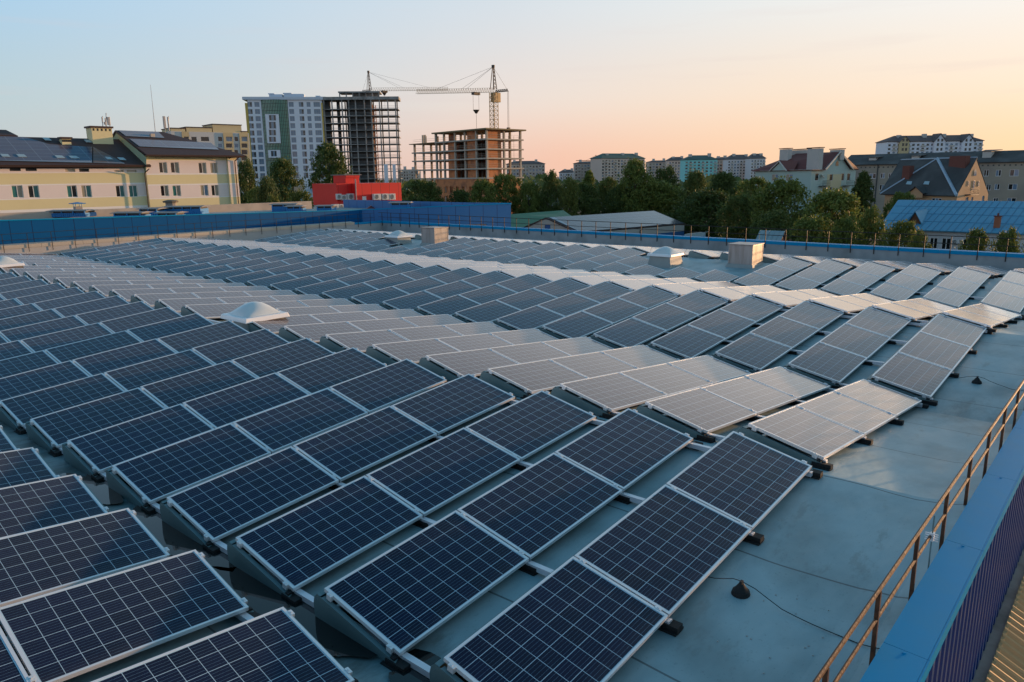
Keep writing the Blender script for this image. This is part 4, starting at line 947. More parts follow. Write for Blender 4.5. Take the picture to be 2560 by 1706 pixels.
for k, z in enumerate(zl_[:-1]):
    e = 1.2 if k == 0 else .6
    mb = MB(); pbox(mb, -e, (UM if k < 2 else UL)+e, -e, UR+e, z-.42, z); mb.build('floor_slab', PLY if k == 0 else CONC2, bf)
z = FLt.hit(1065, 358)[1]; mb = MB(); pbox(mb, UM+.7, UL+1.5, -1, UR*.8, z-.25, z); mb.build('floor_slab', PLY, bf)
ca_ = [0.2, UM*.2, UM*.42, UM*.62, UM*.85, UM*1.02, UL*.86, UL-.2]; cb_ = [.2, UR*.5, UR-.2]
for a_ in ca_:
    for b_ in cb_:
        zt_ = zl_[0]-.28 if a_ <= UM*1.03 else z-.25
        if a_ > UM*1.03 and b_ > UR*.9: continue
        mb = MB(); pbox(mb, a_-.3, a_+.3, b_-.3, b_+.3, GROUND_Z, zt_); mb.build('column', CONC2, bf)
mb = MB()
for x, y in ((1043, 337), (1050, 338), (1056, 341), (1070, 335), (1078, 341), (1086, 341)):
    a_ = FLt.hit(x, 350)[0]; zt_ = FLt.hit(x, y)[1]; pbox(mb, a_-.3, a_+.3, 1+(x % 3), 1.6+(x % 3), z, zt_)
mb.build('upper_columns', CONC2, bf)
mb = MB()
for (s0, s1, b_, z0_, z1_) in ((.22, .40, .6, zl_[5], zl_[0]), (.45, .60, 5.5, zl_[5], zl_[1]), (.64, .8, .7, zl_[5], zl_[1]), (.02, .15, 4.5, zl_[5], zl_[0]), (.86, 1.0, 5, zl_[5], zl_[0])): pbox(mb, UM*s0, UM*s1, b_, b_+.25, z0_, z1_-.3)
for (s0, s1) in ((.05, .42),): pbox(mb, .35, .6, UR*s0, UR*s1, zl_[5], zl_[0]-.3)
pbox(mb, UM*.1, UM, UR*.55, UR*.55+.3, zl_[5], zl_[1]-.3)
mb.build('brick_infill', BRK, bf)
xb = [1097, 1113.5, 1127, 1142, 1157, 1175, 1195]
hb = [px_hole(FLt, x0, x0+9, y0, y1) for x0 in xb[:-1] for y0, y1 in ((467, 482), (491, 508))]
hb = [(min(h[0], h[1]), max(h[0], h[1]), h[2], h[3]) for h in hb]
mb = MB(); FLt.wall(mb, -.5, UM+1, GROUND_Z, zl_[5]-.3, hb, .4, n=.35); pbox(mb, -.5, UM+1, .3, UR*.9, GROUND_Z, zl_[5]-.31); mb.build('brick_base', BRK, bf)
mb = MB()
for k in range(1, 5):
    for q in (.6, 1.15): mb.bar(PP(UL, -.3, zl_[k]+q), PP(0, -.3, zl_[k]+q), .04, 4); mb.bar(PP(0, -.3, zl_[k]+q), PP(0, UR, zl_[k]+q), .04, 4)
for b_ in (UR*.62, UR*.78, UR*.92): mb.bar(PP(0, b_, zl_[3]), PP(0, b_, zl_[1]+.9), .05, 4)
mb.build('guard_wires', CONC2, bf)
# ------------------------------------------------------------------ tower cranes
CRY = mat('crane yellow paint', (.27, .19, .085), .55, .1, .2, 1); CRD = mat('crane dark steel', (.045, .04, .035), .6)
def lattice(mb, a, b, w_, h_, n, r=.09, side=None, up=Vector((0, 0, 1))):
    a = Vector(a); b = Vector(b); d = (b-a).normalized(); s = d.cross(up).normalized() if side is None else side
    u = s.cross(d).normalized()
    ch = [(-s*w_/2), (s*w_/2), (u*h_)] if h_ else None
    for c in ch: mb.bar(a+c, b+c, r, 4)
    for i in range(n):
        p, q = a.lerp(b, i/n), a.lerp(b, (i+1)/n); mid = a.lerp(b, (i+.5)/n)
        for c in (ch[0], ch[1]): mb.bar(p+c, mid+ch[2], r*.7, 4); mb.bar(mid+ch[2], q+c, r*.7, 4)
def mast(mb, p0, p1, w_, n, r=.1):
    p0 = Vector(p0); p1 = Vector(p1); cs = [Vector((sx*w_/2, sy*w_/2, 0)) for sx, sy in ((-1, -1), (1, -1), (1, 1), (-1, 1))]
    for c in cs: mb.bar(p0+c, p1+c, r, 4)
    for i in range(n):
        a, b = p0.lerp(p1, i/n), p0.lerp(p1, (i+1)/n)
        for j in range(4): mb.bar(a+cs[j], b+cs[(j+1) % 4], r*.6, 4); mb.bar(a+cs[j], a+cs[(j+1) % 4], r*.6, 4)
D1 = 232
def crane(name_label, d, xm, ytop, yjib, xtip, ytip, xcb, ycb, ybase, dtip, hook=None, extra=None):
    base = at(xm, ybase, d); base.z = GROUND_Z; top = at(xm, ytop, d); J = at(xm, yjib, d); tip = at(xtip, ytip, dtip); cb = at(xcb, ycb, d + (d-dtip)*abs(xcb-xm)/max(1, abs(xtip-xm)))
    r = thing('tower_crane', name_label, 'crane', base, 'tower cranes')
    mb = MB(); mast(mb, base, (base.x, base.y, J.z-1), 1.8, 28, .11); mb.build('mast', CRY, r)
    mb = MB(); cs = 1.4
    for sx, sy in ((-1, -1), (1, -1), (1, 1), (-1, 1)): mb.bar((base.x+sx*cs/2, base.y+sy*cs/2, J.z), (base.x+sx*.15, base.y+sy*.15, top.z), .12, 4)
    for i in range(6):
        f = i/6; g = (i+1)/6; z0_, z1_ = J.z+(top.z-J.z)*f, J.z+(top.z-J.z)*g
        for sx in (-1, 1): w0, w1 = cs/2*(1-f)+.15*f, cs/2*(1-g)+.15*g; mb.bar((base.x+sx*w0, base.y-w0, z0_), (base.x-sx*w1, base.y-w1, z1_), .07, 4)
    mb.bar((base.x, base.y, top.z-.2), (base.x, base.y, top.z+.5), .5, 8); mb.build('tower_head', CRD, r)
    mb = MB(); lattice(mb, (J.x, J.y, J.z), tip, 1.2, 1.3, 34, .042); mb.build('jib', CRY, r)
    mb = MB(); lattice(mb, (J.x, J.y, J.z), cb, 1.0, .6, 6, .1); mb.build('counter_jib', CRD, r)
    mb = MB(); T = Vector((base.x, base.y, top.z))
    for f in (.36, .42, .75): mb.bar(T, Vector(J).lerp(tip, f)+Vector((0, 0, 1.2)), .035, 4)
    mb.bar(T, cb, .035, 4); mb.build('stay_cables', CRD, r)
    mb = MB(); q = Vector((J.x, J.y, J.z-2.6)); mb.box(q.x-1.3, q.x+1.3, q.y-1.0, q.y+1.0, q.z-.4, q.z+2.4); mb.build('cab', CRY, r, bevel=.1)
    if hook:
        f, yh = hook; t = Vector(J).lerp(tip, f); hx = px(t)[0]; zh = at(hx, yh, px(t)[2]).z
        mb = MB()
        for s in (-.9, .9): mb.bar(t+tLt*s*1., (t.x, t.y, zh+1), .035, 4) if False else mb.bar((t.x+s*.7, t.y-s*.7, t.z), (t.x+s*.7, t.y-s*.7, zh+1.2), .04, 4)
        mb.build('hoist_rope', CRD, r)
        mb = MB(); mb.box(t.x-1.4, t.x+1.4, t.y-.6, t.y+.6, t.z-.7, t.z+.1); mb.build('trolley', CRD, r)
        mb = MB(); mb.bar((t.x, t.y, zh+1.3), (t.x, t.y, zh+.2), 1.05, 8, r2=.3); mb.bar((t.x, t.y, zh+.3), (t.x, t.y, zh-5), .05, 4); mb.build('hook_block', CRD, r)
    mb = MB(); zc_ = at(xcb, ycb+90, px(cb)[2]).z
    if extra:
        for s in (-.25, .25): mb.bar((cb.x+s, cb.y, cb.z), (cb.x+s, cb.y, zc_), .05, 4)
        mb.box(cb.x-.4, cb.x+.4, cb.y-.4, cb.y+.4, zc_-1.5, zc_); mb.build('counterweight_rope', CRD, r)
    return r
crane('yellow tower crane with long jib above the orange brick frame', 232, 1239, 178, 231, 1041, 235, 1270, 228, 520, 238, hook=(.245, 285), extra=True)
crane('second crane whose dark head rises behind the concrete tower frame', 322, 927, 184, 228, 1121, 226, 906, 230, 300, 330, hook=(.17, 240))
# ------------------------------------------------------------------ red block with outdoor units
RED = mat('red metal cladding', (.74, .014, .011), .5, 0, .08, .8); REDD = mat('dark red sheet roof', (.20, .045, .04), .55, .1, .15, 1)
rb = thing('red_block', 'bright red rooftop block with a white door and outdoor units on its walls', 'building', at(910, 520, 78))
a = at(891, 470, 78); FR_ = Fac((a.x, a.y, 0), (math.cos(R(-6)), math.sin(R(-6)))); W_ = FR_.hit(1004, 490)[0]; zt = FR_.hit(945, 458)[1]
add_lines(RED, (FR_.t.x, FR_.t.y, 0), 1.15, .04, (.30, .008, .008))
hd = px_hole(FR_, 906.5, 917, 491, 522)
mb = MB(); FR_.wall(mb, 0, W_, .9, zt, [hd], .1)
P = FR_.P
for q in (((0, 0), (0, -6)), ((W_, 0), (W_, -6)), ((0, -6), (W_, -6))): mb.poly([P(q[0][0], .9, q[0][1]), P(q[1][0], .9, q[1][1]), P(q[1][0], zt, q[1][1]), P(q[0][0], zt, q[0][1])])
mb.poly([P(0, zt, 0), P(W_, zt, 0), P(W_, zt, -6), P(0, zt, -6)])
mb.build('wall', RED, rb)
mb = MB(); FR_.box(mb, hd[0], hd[1], hd[2], hd[3], -.09, -.04); mb.build('door', FRAMEW, rb)
uL_ = FR_.hit(842, 480, -.9)[0]
mb = MB(); FR_.box(mb, uL_, -.02, .9, FR_.hit(866, 459, -.9)[1], -6, -.9); mb.build('side_wing', RED, rb)
u0, u1 = FR_.hit(864, 450, -1.5)[0], FR_.hit(898, 450, -1.5)[0]; z1 = FR_.hit(880, 444.5, -1.5)[1]
mb = MB(); FR_.box(mb, u0, u1, zt-.6, z1, -4, -1.5); k = 7
for i in range(k): u = u0+(u1-u0)*(i+.5)/k; FR_.box(mb, u-.12, u+.12, z1, z1+.25, -4, -1.4)
FR_.box(mb, u0-.2, u1+.2, z1+.25, z1+.33, -4.2, -1.3, 1)
mb.build('parapet_tower', [RED, VENTC], rb)
mb = MB(); up_ = FR_.hit(889, 470, .05)[0]; mb.bar(FR_.P(up_, .9, .1), FR_.P(up_, FR_.hit(889, 448)[1], .1), .07, 6); mb.build('downpipe', mat('pale pipe', (.5, .35, .3), .5), rb)
ACW = mat('outdoor unit casing', (.62, .62, .60), .45, 0, .06, 3)
def ac(F, x0, x1, y0, y1, n, label, group='air conditioner units on the red block', dep=.32):
    h = px_hole(F, x0, x1, y0, y1); h = px_hole2(F, x0, x1, y0, y1, n)
    r = thing('outdoor_unit', label, 'air conditioner', F.P(h[0], h[2], n), group)
    mb = MB(); F.box(mb, h[0], h[1], h[2], h[3], n-dep, n); mb.build('casing', ACW, r, bevel=.02)
    w__, hh = h[1]-h[0], h[3]-h[2]; R_ = min(w__, hh)*.40; cu, cz = h[0]+w__*.42, (h[2]+h[3])/2
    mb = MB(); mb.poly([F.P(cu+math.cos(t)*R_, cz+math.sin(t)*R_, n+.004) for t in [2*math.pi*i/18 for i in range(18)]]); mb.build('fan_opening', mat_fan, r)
    mb = MB()
    for q in (.35, .65, .95):
        P_ = [F.P(cu+math.cos(t)*R_*q, cz+math.sin(t)*R_*q, n+.012) for t in [2*math.pi*i/14 for i in range(15)]]
        for a_, b_ in zip(P_, P_[1:]): mb.bar(a_, b_, .012, 4)
    mb.build('fan_grille', ACW, r)
def px_hole2(F, x0, x1, y0, y1, n):
    u0, _ = F.hit(x0, (y0+y1)/2, n); u1, _ = F.hit(x1, (y0+y1)/2, n); xm = (x0+x1)/2; return (u0, u1, F.hit(xm, y1, n)[1], F.hit(xm, y0, n)[1])
mat_fan = mat('fan shadow', (.10, .10, .10), .7)  # flat dark disc: shade inside the fan opening painted as colour
for x0, x1, y0, y1, n_, lab in ((934, 952.5, 485, 500, .4, 'outdoor unit above the glazed pyramid, first of three on the red front'), (956, 972, 484.5, 500, .4, 'outdoor unit in the middle of three on the red front'), (973.5, 989, 484.5, 500, .4, 'outdoor unit nearest the far corner of the red front'),
                                (843, 854.5, 485, 499.5, -.5, 'outdoor unit at the outer end of the upper row on the red side wing'), (855.5, 867, 487.5, 501, -.5, 'slightly lower outdoor unit in the middle of the upper row'), (869, 888.5, 484.5, 500, -.5, 'widest outdoor unit of the upper row beside the pale pipe'),
                                (832, 848, 511, 523.5, .6, 'larger outdoor unit at the outer end of the lowest row'), (849.5, 860, 511, 523.5, .6, 'second outdoor unit of the lowest row'), (861, 872.5, 511, 523.5, .6, 'third outdoor unit of the lowest row'), (874, 888, 511, 523.5, .6, 'last outdoor unit of the lowest row, below the widest unit')):
    ac(FR_, x0, x1, y0, y1, n_, lab)
pc = at(942, 524, 66); zt_ = at(942, 500, 69).z
r = thing('pyramid_skylight', 'dark red glazed pyramid with pale edges in front of the red block', 'skylight', (pc.x, pc.y, 1.0))
q0, q1 = at(910, 524, 66), at(974, 524, 66); F = Fac((q0.x, q0.y, 0), vec2(q0, q1)); wq = F.hit(974, 524)[0]; ap = F.P(wq/2, zt_, -1.8)
cs = [F.P(0, 1.0, 0), F.P(wq, 1.0, 0), F.P(wq, 1.0, -3.6), F.P(0, 1.0, -3.6)]; cz = [Vector((c.x, c.y, at(942, 526, 66).z)) for c in cs]
mb = MB()
for i in range(4): mb.poly([cz[i], cz[(i+1) % 4], ap]); mb.poly([cs[i], cs[(i+1) % 4], cz[(i+1) % 4], cz[i]])
mb.build('panes', REDD, r)
mb = MB()
for i in range(4): mb.bar(cz[i], ap, .05, 4); mb.bar(cz[i].lerp(ap, .02), cz[(i+1) % 4].lerp(ap, .02), .05, 4)
mb.bar(cz[0].lerp(cz[1], .5), ap, .04, 4); mb.build('edges', mat('pale red edge', (.5, .22, .2), .6), r)
# ------------------------------------------------------------------ sheds and halls beyond the back parapet
GREENRF = mat('green sheet roof', (.035, .16, .065), .5, .1, .08, .5)
gp = [at(1255, 545, 120), at(1278, 536, 122), at(1408, 526, 122), at(1430, 541, 116), at(1295, 576, 114)]
gh = thing('green_roof_hall', 'low hall with plain green sheet roof beside the blue wall', 'hall', (gp[4].x, gp[4].y, GROUND_Z))
mb = MB(); mb.slab(gp[1:], .2); mb.slab([gp[1], gp[4], at(1240, 580, 115), at(1230, 545, 122)], .2); mb.build('roof', GREENRF, gh)
SHG = mat('hall wall render', (.44, .42, .38), .85, 0, .08, .6)
mb = MB(); q = gp[3]; mb.poly([(gp[4].x, gp[4].y, GROUND_Z), (q.x, q.y, GROUND_Z), (q.x, q.y, q.z-.25), (gp[4].x, gp[4].y, gp[4].z-.25)]); mb.build('wall', SHG, gh)
A_ = at(1451, 580, 104); B_ = at(1711, 559, 119.5); G_ = at(1369, 544, 107); Lf = at(1294, 576, 110); R2 = at(1634, 525.5, 122)
sh = thing('solar_hall', 'gabled hall whose whole roof slope is covered with reflecting solar panels', 'hall', (A_.x, A_.y, GROUND_Z))
zE_ = min(A_.z, Lf.z)
ex = (B_-A_); ex.z = 0; exn = ex.normalized(); Lx = ex.length
G0 = G_; G1 = G_ + exn*Lx; A1_ = A_ + exn*Lx; L1_ = Lf + exn*Lx; A1_.z = A_.z = zE_; Lf.z = L1_.z = zE_; G1.z = G0.z
SH = on_slope(None, A_, A1_, G1, G0)
mb = MB(); mb.slab([A_ - exn*.4, A1_ + exn*.4, G1 + exn*.4, G0 - exn*.4], .14); mb.slab([Lf - exn*.4, L1_ + exn*.4, G1 + exn*.4, G0 - exn*.4], .14); mb.build('roof', ROOFBR, sh)
HALLSOL = solar_glass('hall solar array', nx=400, ny=400, x0=0, y0=0, px_=1.65, py_=1.0, bus=False, cell=(.02, .03, .05), rough=.12)
array(SH, [(.005, .03), (.995, .03), (.995, .97), (.005, .97)], parent=sh, h=.08, M_=HALLSOL)
FG = Fac((A_.x, A_.y, 0), vec2(Lf, A_)); uLf = (Vector((Lf.x, Lf.y, 0))-FG.p).dot(FG.t); uG_ = (Vector((G0.x, G0.y, 0))-FG.p).dot(FG.t)
hd = px_hole(FG, 1362, 1376, 562, 586); hd = (min(hd[0], hd[1]), max(hd[0], hd[1]), hd[2], hd[3])
mb = MB(); FG.wall(mb, uLf+.1, -.1, GROUND_Z, zE_-.15, [(hd[0], hd[1], hd[2], zE_-.15)], .1); zs2 = zE_-.15
zroof = lambda u: zE_-.15 + (G0.z-zE_)*(1-abs(u-uG_)/max(1e-3, (uG_-uLf if u < uG_ else -uG_)))
mb.poly([FG.P(uLf+.1, zs2), FG.P(hd[0], zs2), FG.P(hd[0], zroof(hd[0])), ]); mb.poly([FG.P(hd[1], zs2), FG.P(-.1, zs2), FG.P(hd[1], zroof(hd[1]))])
um = uG_ if hd[0] < uG_ < hd[1] else (hd[0]+hd[1])/2
mb.poly([FG.P(hd[0], hd[3]), FG.P(hd[1], hd[3]), FG.P(hd[1], zroof(hd[1])), FG.P(um, zroof(um)), FG.P(hd[0], zroof(hd[0]))])
mb.build('gable_wall', SHG, sh)
mb = MB(); FG.box(mb, hd[0], hd[1], hd[2], hd[3], -.09, -.05); mb.build('loft_door', mat('blue loft door', (.015, .09, .27), .5), sh)
mb = MB(); mb.poly([(A_.x, A_.y, GROUND_Z), (A1_.x, A1_.y, GROUND_Z), (A1_.x, A1_.y, zE_-.15), (A_.x, A_.y, zE_-.15)])
mb.build('side_wall', SHG, sh)
FS = Fac((A_.x, A_.y, 0), vec2(A_, A1_)); mb = MB(); FS.box(mb, Lx*.48, Lx-.05, GROUND_Z, FS.hit(1690, 580)[1], .002, .05); mb.build('blue_plinth', mat('blue wall paint', (.02, .11, .28), .6), sh)
u = FS.hit(1599, 585)[0]; mb = MB(); mb.bar(FS.P(u, GROUND_Z, .08), FS.P(u, zE_-.5, .08), .06, 6); mb.bar(FS.P(u, zE_-.5, .08), FS.P(u+.3, zE_-.2, .35), .06, 6); mb.build('downpipe', PIPE, sh)
# small shed and lean-to
p0, p1, p2, p3 = at(1888, 604, 72), at(1950, 606, 72), at(1963, 578, 75), at(1901, 576, 75)
s1 = thing('small_shed', 'small shed with seamed blue sheet roof under the trees', 'shed', (p0.x, p0.y, GROUND_Z))
BLS = mat('faded blue sheet roof', (.055, .20, .26), .45, .1, .1, 1.2, dirt=(.10, .22, .26), dirt_scale=.8)
mb = MB(); mb.slab([p0, p1, p2, p3], .1)
for i in range(6): mb.bar(p0.lerp(p1, i/5)+Vector((0, 0, .03)), p3.lerp(p2, i/5)+Vector((0, 0, .03)), .03, 4)
mb.build('roof', BLS, s1)
pb = at(1980, 604, 77); mb = MB(); mb.poly([p1-Vector((0, 0, .1)), pb, p2-Vector((0, 0, .1))]); mb.poly([(p0.x, p0.y, GROUND_Z), (p1.x, p1.y, GROUND_Z), p1-Vector((0, 0, .1)), p0-Vector((0, 0, .1))]); mb.poly([(p1.x, p1.y, GROUND_Z), (pb.x, pb.y, GROUND_Z), pb, p1-Vector((0, 0, .1))]); mb.build('wall', mat('red brown brick', (.20, .07, .05), .85, 0, .2, 4), s1)
p0, p1, p2, p3 = at(1712, 600, 96), at(1765, 606, 92), at(1764, 581, 96), at(1711, 586, 104)
s2 = thing('lean_to_shed', 'pale grey-green lean-to beside the solar-roofed hall', 'shed', (p0.x, p0.y, GROUND_Z))
mb = MB(); mb.poly([(p0.x, p0.y, GROUND_Z), (p1.x, p1.y, GROUND_Z), p2, p3]); mb.slab([p2, p3, p3+Vector((4, 1.5, -.2)), p2+Vector((4, 1.5, -.2))], .1); mb.build('wall', mat('grey green sheet', (.20, .26, .26), .6, 0, .1, 1), s2)
# ------------------------------------------------------------------ houses beyond the trees
MINT = mat('pale mint render', (.40, .52, .48), .85, 0, .06, .5); MINTY = mat('pale yellow render panel', (.58, .52, .33), .85); REDT = mat('dark red tile roof', (.17, .040, .030), .7, 0, .25, 2.5, bump=.2); PALE = mat('pale roof trim', (.55, .52, .46), .7)
Cn = at(2029, 424, 149); Lc = at(1889, 426, 166); Rc = at(2140, 424, 159)
ha = thing('mint_house', 'mint-walled house with dark red hipped roof and four tall white chimneys', 'house', (Cn.x, Cn.y, GROUND_Z))
F1 = Fac((Cn.x, Cn.y, 0), vec2(Lc, Cn)); F2_ = Fac((Cn.x, Cn.y, 0), vec2(Cn, Rc)); uA_ = (Vector((Lc.x, Lc.y, 0))-F1.p).dot(F1.t); uB_ = (Vector((Rc.x, Rc.y, 0))-F2_.p).dot(F2_.t); ze = Cn.z
h1 = [px_hole(F1, *q) for q in ((1929, 1945, 436, 453), (1964, 1981, 436, 453))]
mb = MB(); F1.wall(mb, uA_, 0, GROUND_Z, ze, h1, .15)
G2 = px_hole(F2_, 2058, 2125, 400, 424); gz = F2_.hit(2095, 380)[1]; gu = F2_.hit(2095, 380)[0]
h2 = [px_hole(F2_, *q) for q in ((2038, 2047, 434, 452), (2074, 2082, 436, 452), (2101, 2111, 434, 452), (2118, 2126, 434, 452), (2056, 2065, 470, 486), (2073, 2080, 468, 486), (2101, 2108, 468, 484))]
F2_.wall(mb, 0, uB_, GROUND_Z, ze, h2, .15); mb.poly([F2_.P(G2[0], ze), F2_.P(G2[1], ze), F2_.P(gu, gz-.15)])
mb.build('wall', MINT, ha)
for h in h1: window(F1, ha, h, 0, .12, (2, 3), 1)
for h in h2: window(F2_, ha, h, 0, .12, (0, 0), 0)
hp = px_hole(F2_, 2065, 2101, 436, 520); mb = MB(); F2_.wall(mb, hp[0], hp[1], hp[2], hp[3], [h for h in h2 if hp[0] < h[0] and h[1] < hp[1]], .03, n=.03); mb.build('yellow_panel', MINTY, ha)
ridL = at(1992, 377.5, 164); ridL.z = gz
back_ = F2_.P(uB_, ze, -10)
e = .5
P_C = F2_.P(-.6, ze-.05, .6); P_G0 = F2_.P(G2[0], ze-.05, .6); P_G1 = F2_.P(G2[1]+.3, ze-.05, .6); P_R = F2_.P(uB_+.4, ze-.05, .4); P_ap = F2_.P(gu, gz, .6); P_L = F1.P(uA_-.6, ze-.05, .6); P_LB = F1.P(uA_-.6, ze-.05, -11); P_BR = F2_.P(uB_+.4, ze-.05, -12)
mb = MB(); mb.slab([P_L, P_C, P_G0, ], .15); mb.slab([P_L, P_G0, P_ap, ridL], .15); mb.slab([P_L, ridL, P_LB], .15); mb.slab([P_ap, P_G1, P_R], .15); mb.slab([P_ap, P_R, P_BR, ridL], .15); mb.slab([ridL, P_BR, P_LB], .15)
mb.build('roof', REDT, ha)
mb = MB(); mb.bar(P_ap, P_G0, .16, 4); mb.bar(P_ap, P_G1, .16, 4); mb.build('gable_trim', PALE, ha)
d0 = px_hole(F1, 1934, 1973, 405, 424); dz = F1.hit(1956, 405)[1]; du = F1.hit(1956, 405)[0]
mb = MB(); mb.poly([F1.P(d0[0], ze-.1, .55), F1.P(d0[1], ze-.1, .55), F1.P(du, dz-.1, .55)]); db = mb.build('dormer', MINT, ha)
mb = MB(); mb.slab([F1.P(d0[0]-.3, ze-.2, .8), F1.P(du, dz+.1, .8), F1.P(du, dz+.1, -4), F1.P(d0[0]-.3, ze-.2, -1)], .12); mb.slab([F1.P(d0[1]+.3, ze-.2, .8), F1.P(du, dz+.1, .8), F1.P(du, dz+.1, -4), F1.P(d0[1]+.3, ze-.2, -1)], .12); mb.build('dormer_roof', REDT, db)
mb = MB(); mb.bar(F1.P(du, dz+.1, .82), F1.P(d0[0]-.3, ze-.2, .82), .13, 4); mb.bar(F1.P(du, dz+.1, .82), F1.P(d0[1]+.3, ze-.2, .82), .13, 4); mb.build('dormer_trim', PALE, db)
mb = MB(); mb.poly([F2_.P(gu-.55, F2_.hit(2088, 415)[1], .05), F2_.P(gu+.55, F2_.hit(2088, 415)[1], .05), F2_.P(gu+.5, F2_.hit(2088, 407)[1], .05), F2_.P(gu, F2_.hit(2088, 401)[1], .05), F2_.P(gu-.5, F2_.hit(2088, 407)[1], .05)]); mb.build('attic_window', GLASS[0], ha)
CHW = mat('pale rendered chimney', (.52, .50, .46), .85, 0, .1, 1)
for x0, x1, y0, y1, off in ((1949, 1970, 371, 395, -4.5), (2018, 2048, 369, 406, -2.6), (2075, 2102, 372, 382, -9), (1971, 2017, 373, 379, -8)):
    a_ = F1.hit(x0, (y0+y1)/2, off); b_ = F1.hit(x1, (y0+y1)/2, off); zt_ = F1.hit((x0+x1)/2, y0, off)[1]; zb_ = F1.hit((x0+x1)/2, y1, off)[1]
    mb = MB(); F1.box(mb, a_[0], b_[0], zb_-1.5, zt_-.25, off-1.0, off); o = mb.build('chimney', CHW, ha); mb = MB(); F1.box(mb, a_[0]-.15, b_[0]+.15, zt_-.15, zt_, off-1.15, off+.15); mb.build('cap', ROOFBR, o)
DKM = mat('dark balcony metal', (.05, .06, .06), .6)
for x0, x1, y0, y1 in ((2057, 2076, 452, 465), (2116, 2135, 451, 464)):
    h = px_hole2(F2_, x0, x1, y0, y1, .9); mb = MB(); F2_.box(mb, h[0], h[1], h[2]-.12, h[2], 0.03, .9)
    k = 8
    for i in range(k+1): u = h[0]+(h[1]-h[0])*i/k; mb.bar(F2_.P(u, h[2], .88), F2_.P(u, h[3], .88), .025, 4)
    for z in (h[3], (h[2]+h[3])/2): mb.bar(F2_.P(h[0], z, .88), F2_.P(h[1], z, .88), .03, 4)
    mb.build('balcony', DKM, ha)
for x, y in ((2057, 442), (2055, 483)):
    u, z = F2_.hit(x, y, .4); mb = MB(); mb.bar(F2_.P(u, z, .38), F2_.P(u+.05, z+.1, .48), .42, 12, r2=.5); mb.build('satellite_dish', PALE, ha)
# long grey-beige block
GBL = mat('grey beige render', (.36, .32, .25), .9, 0, .1, .25, dirt=(.28, .25, .21), dirt_scale=.15); SLATE = mat('dark weathered roof', (.060, .055, .052), .8, 0, .3, .8, dirt=(.11, .105, .10), dirt_scale=.3)
a, b = at(2112, 413, 205), at(2640, 400, 172); FBk = Fac((a.x, a.y, 0), vec2(a, b)); WB = (Vector((b.x, b.y))-Vector((a.x, a.y))).length
gb_ = thing('long_apartment_block', 'long grey-beige apartment block with dark weathered roof behind the houses', 'apartment block', (a.x, a.y, GROUND_Z))
wx = [((2173, 2190), (434, 447)), ((2201, 2212), (433, 446)), ((2221, 2231), (433, 446)), ((2175, 2187), (463, 476)), ((2198, 2210), (462, 476)), ((2459, 2472), (425, 441)), ((2489, 2503), (425, 441)), ((2524, 2547), (424, 441)), ((2466, 2477), (461, 476)), ((2486, 2499), (460, 475)), ((2520, 2543), (460, 475)), ((2483, 2495), (495, 510)), ((2517, 2540), (495, 511)), ((2153, 2161), (434, 447)), ((2250, 2262), (431, 445))]
hB = [px_hole(FBk, *xx, *yy) for xx, yy in wx]
zeB = FBk.hit(2150, 412)[1]
mb = MB(); FBk.wall(mb, 0, WB, GROUND_Z, zeB, hB, .2); mb.poly([FBk.P(0, GROUND_Z, 0), FBk.P(0, GROUND_Z, -13), FBk.P(0, zeB, -13), FBk.P(0, zeB, 0)]); mb.build('wall', GBL, gb_)
for k, h in enumerate(hB): window(FBk, gb_, h, 0, .15, ((3, 0), (0, 3), (0, 0))[k % 3], 1, fw=.1)
zrB = FBk.hit(2330, 382, -6.5)[1]
mb = MB(); mb.slab([FBk.P(-1, zeB, .6), FBk.P(WB+1, zeB, .6), FBk.P(WB+1, zrB, -6.5), FBk.P(-1, zrB, -6.5)], .2); mb.slab([FBk.P(-1, zeB, -13.6), FBk.P(WB+1, zeB, -13.6), FBk.P(WB+1, zrB, -6.52), FBk.P(-1, zrB, -6.52)], .2); mb.poly([FBk.P(-.5, zeB, 0), FBk.P(-.5, zeB, -13), FBk.P(-.5, zrB-.2, -6.5)]); mb.build('roof', SLATE, gb_)
for x0, x1, y0, y1 in ((2172, 2190, 394, 407), (2279, 2296, 390, 398), (2456, 2478, 378, 397)):
    a_ = FBk.hit(x0, (y0+y1)/2, -2.2); b_ = FBk.hit(x1, (y0+y1)/2, -2.2); zt_ = FBk.hit(x0, y0, -2.2)[1]; zb_ = FBk.hit(x0, y1, -2.2)[1]
    mb = MB(); FBk.box(mb, a_[0], b_[0], zb_-.6, zt_, -5, -2.2); mb.slab([FBk.P(a_[0]-.3, zt_, -1.9), FBk.P(b_[0]+.3, zt_, -1.9), FBk.P(b_[0]+1.5, zt_+.35, -6), FBk.P(a_[0]-.3, zt_+.35, -6)], .1, 1, 1); mb.build('dormer', [CHW, SLATE], gb_)
u = FBk.hit(2192, 450)[0]; mb = MB(); mb.bar(FBk.P(u, GROUND_Z, .12), FBk.P(u, zeB, .12), .13, 6); mb.build('downpipe', DKM, gb_)
mb = MB()
for k in range(60): FBk.box(mb, .8+k*1.15, 1.15+k*1.15, zeB-.95, zeB-.6, .001, .03) if 1.15+k*1.15 < WB else None
mb.build('attic_vents', DKM, gb_)
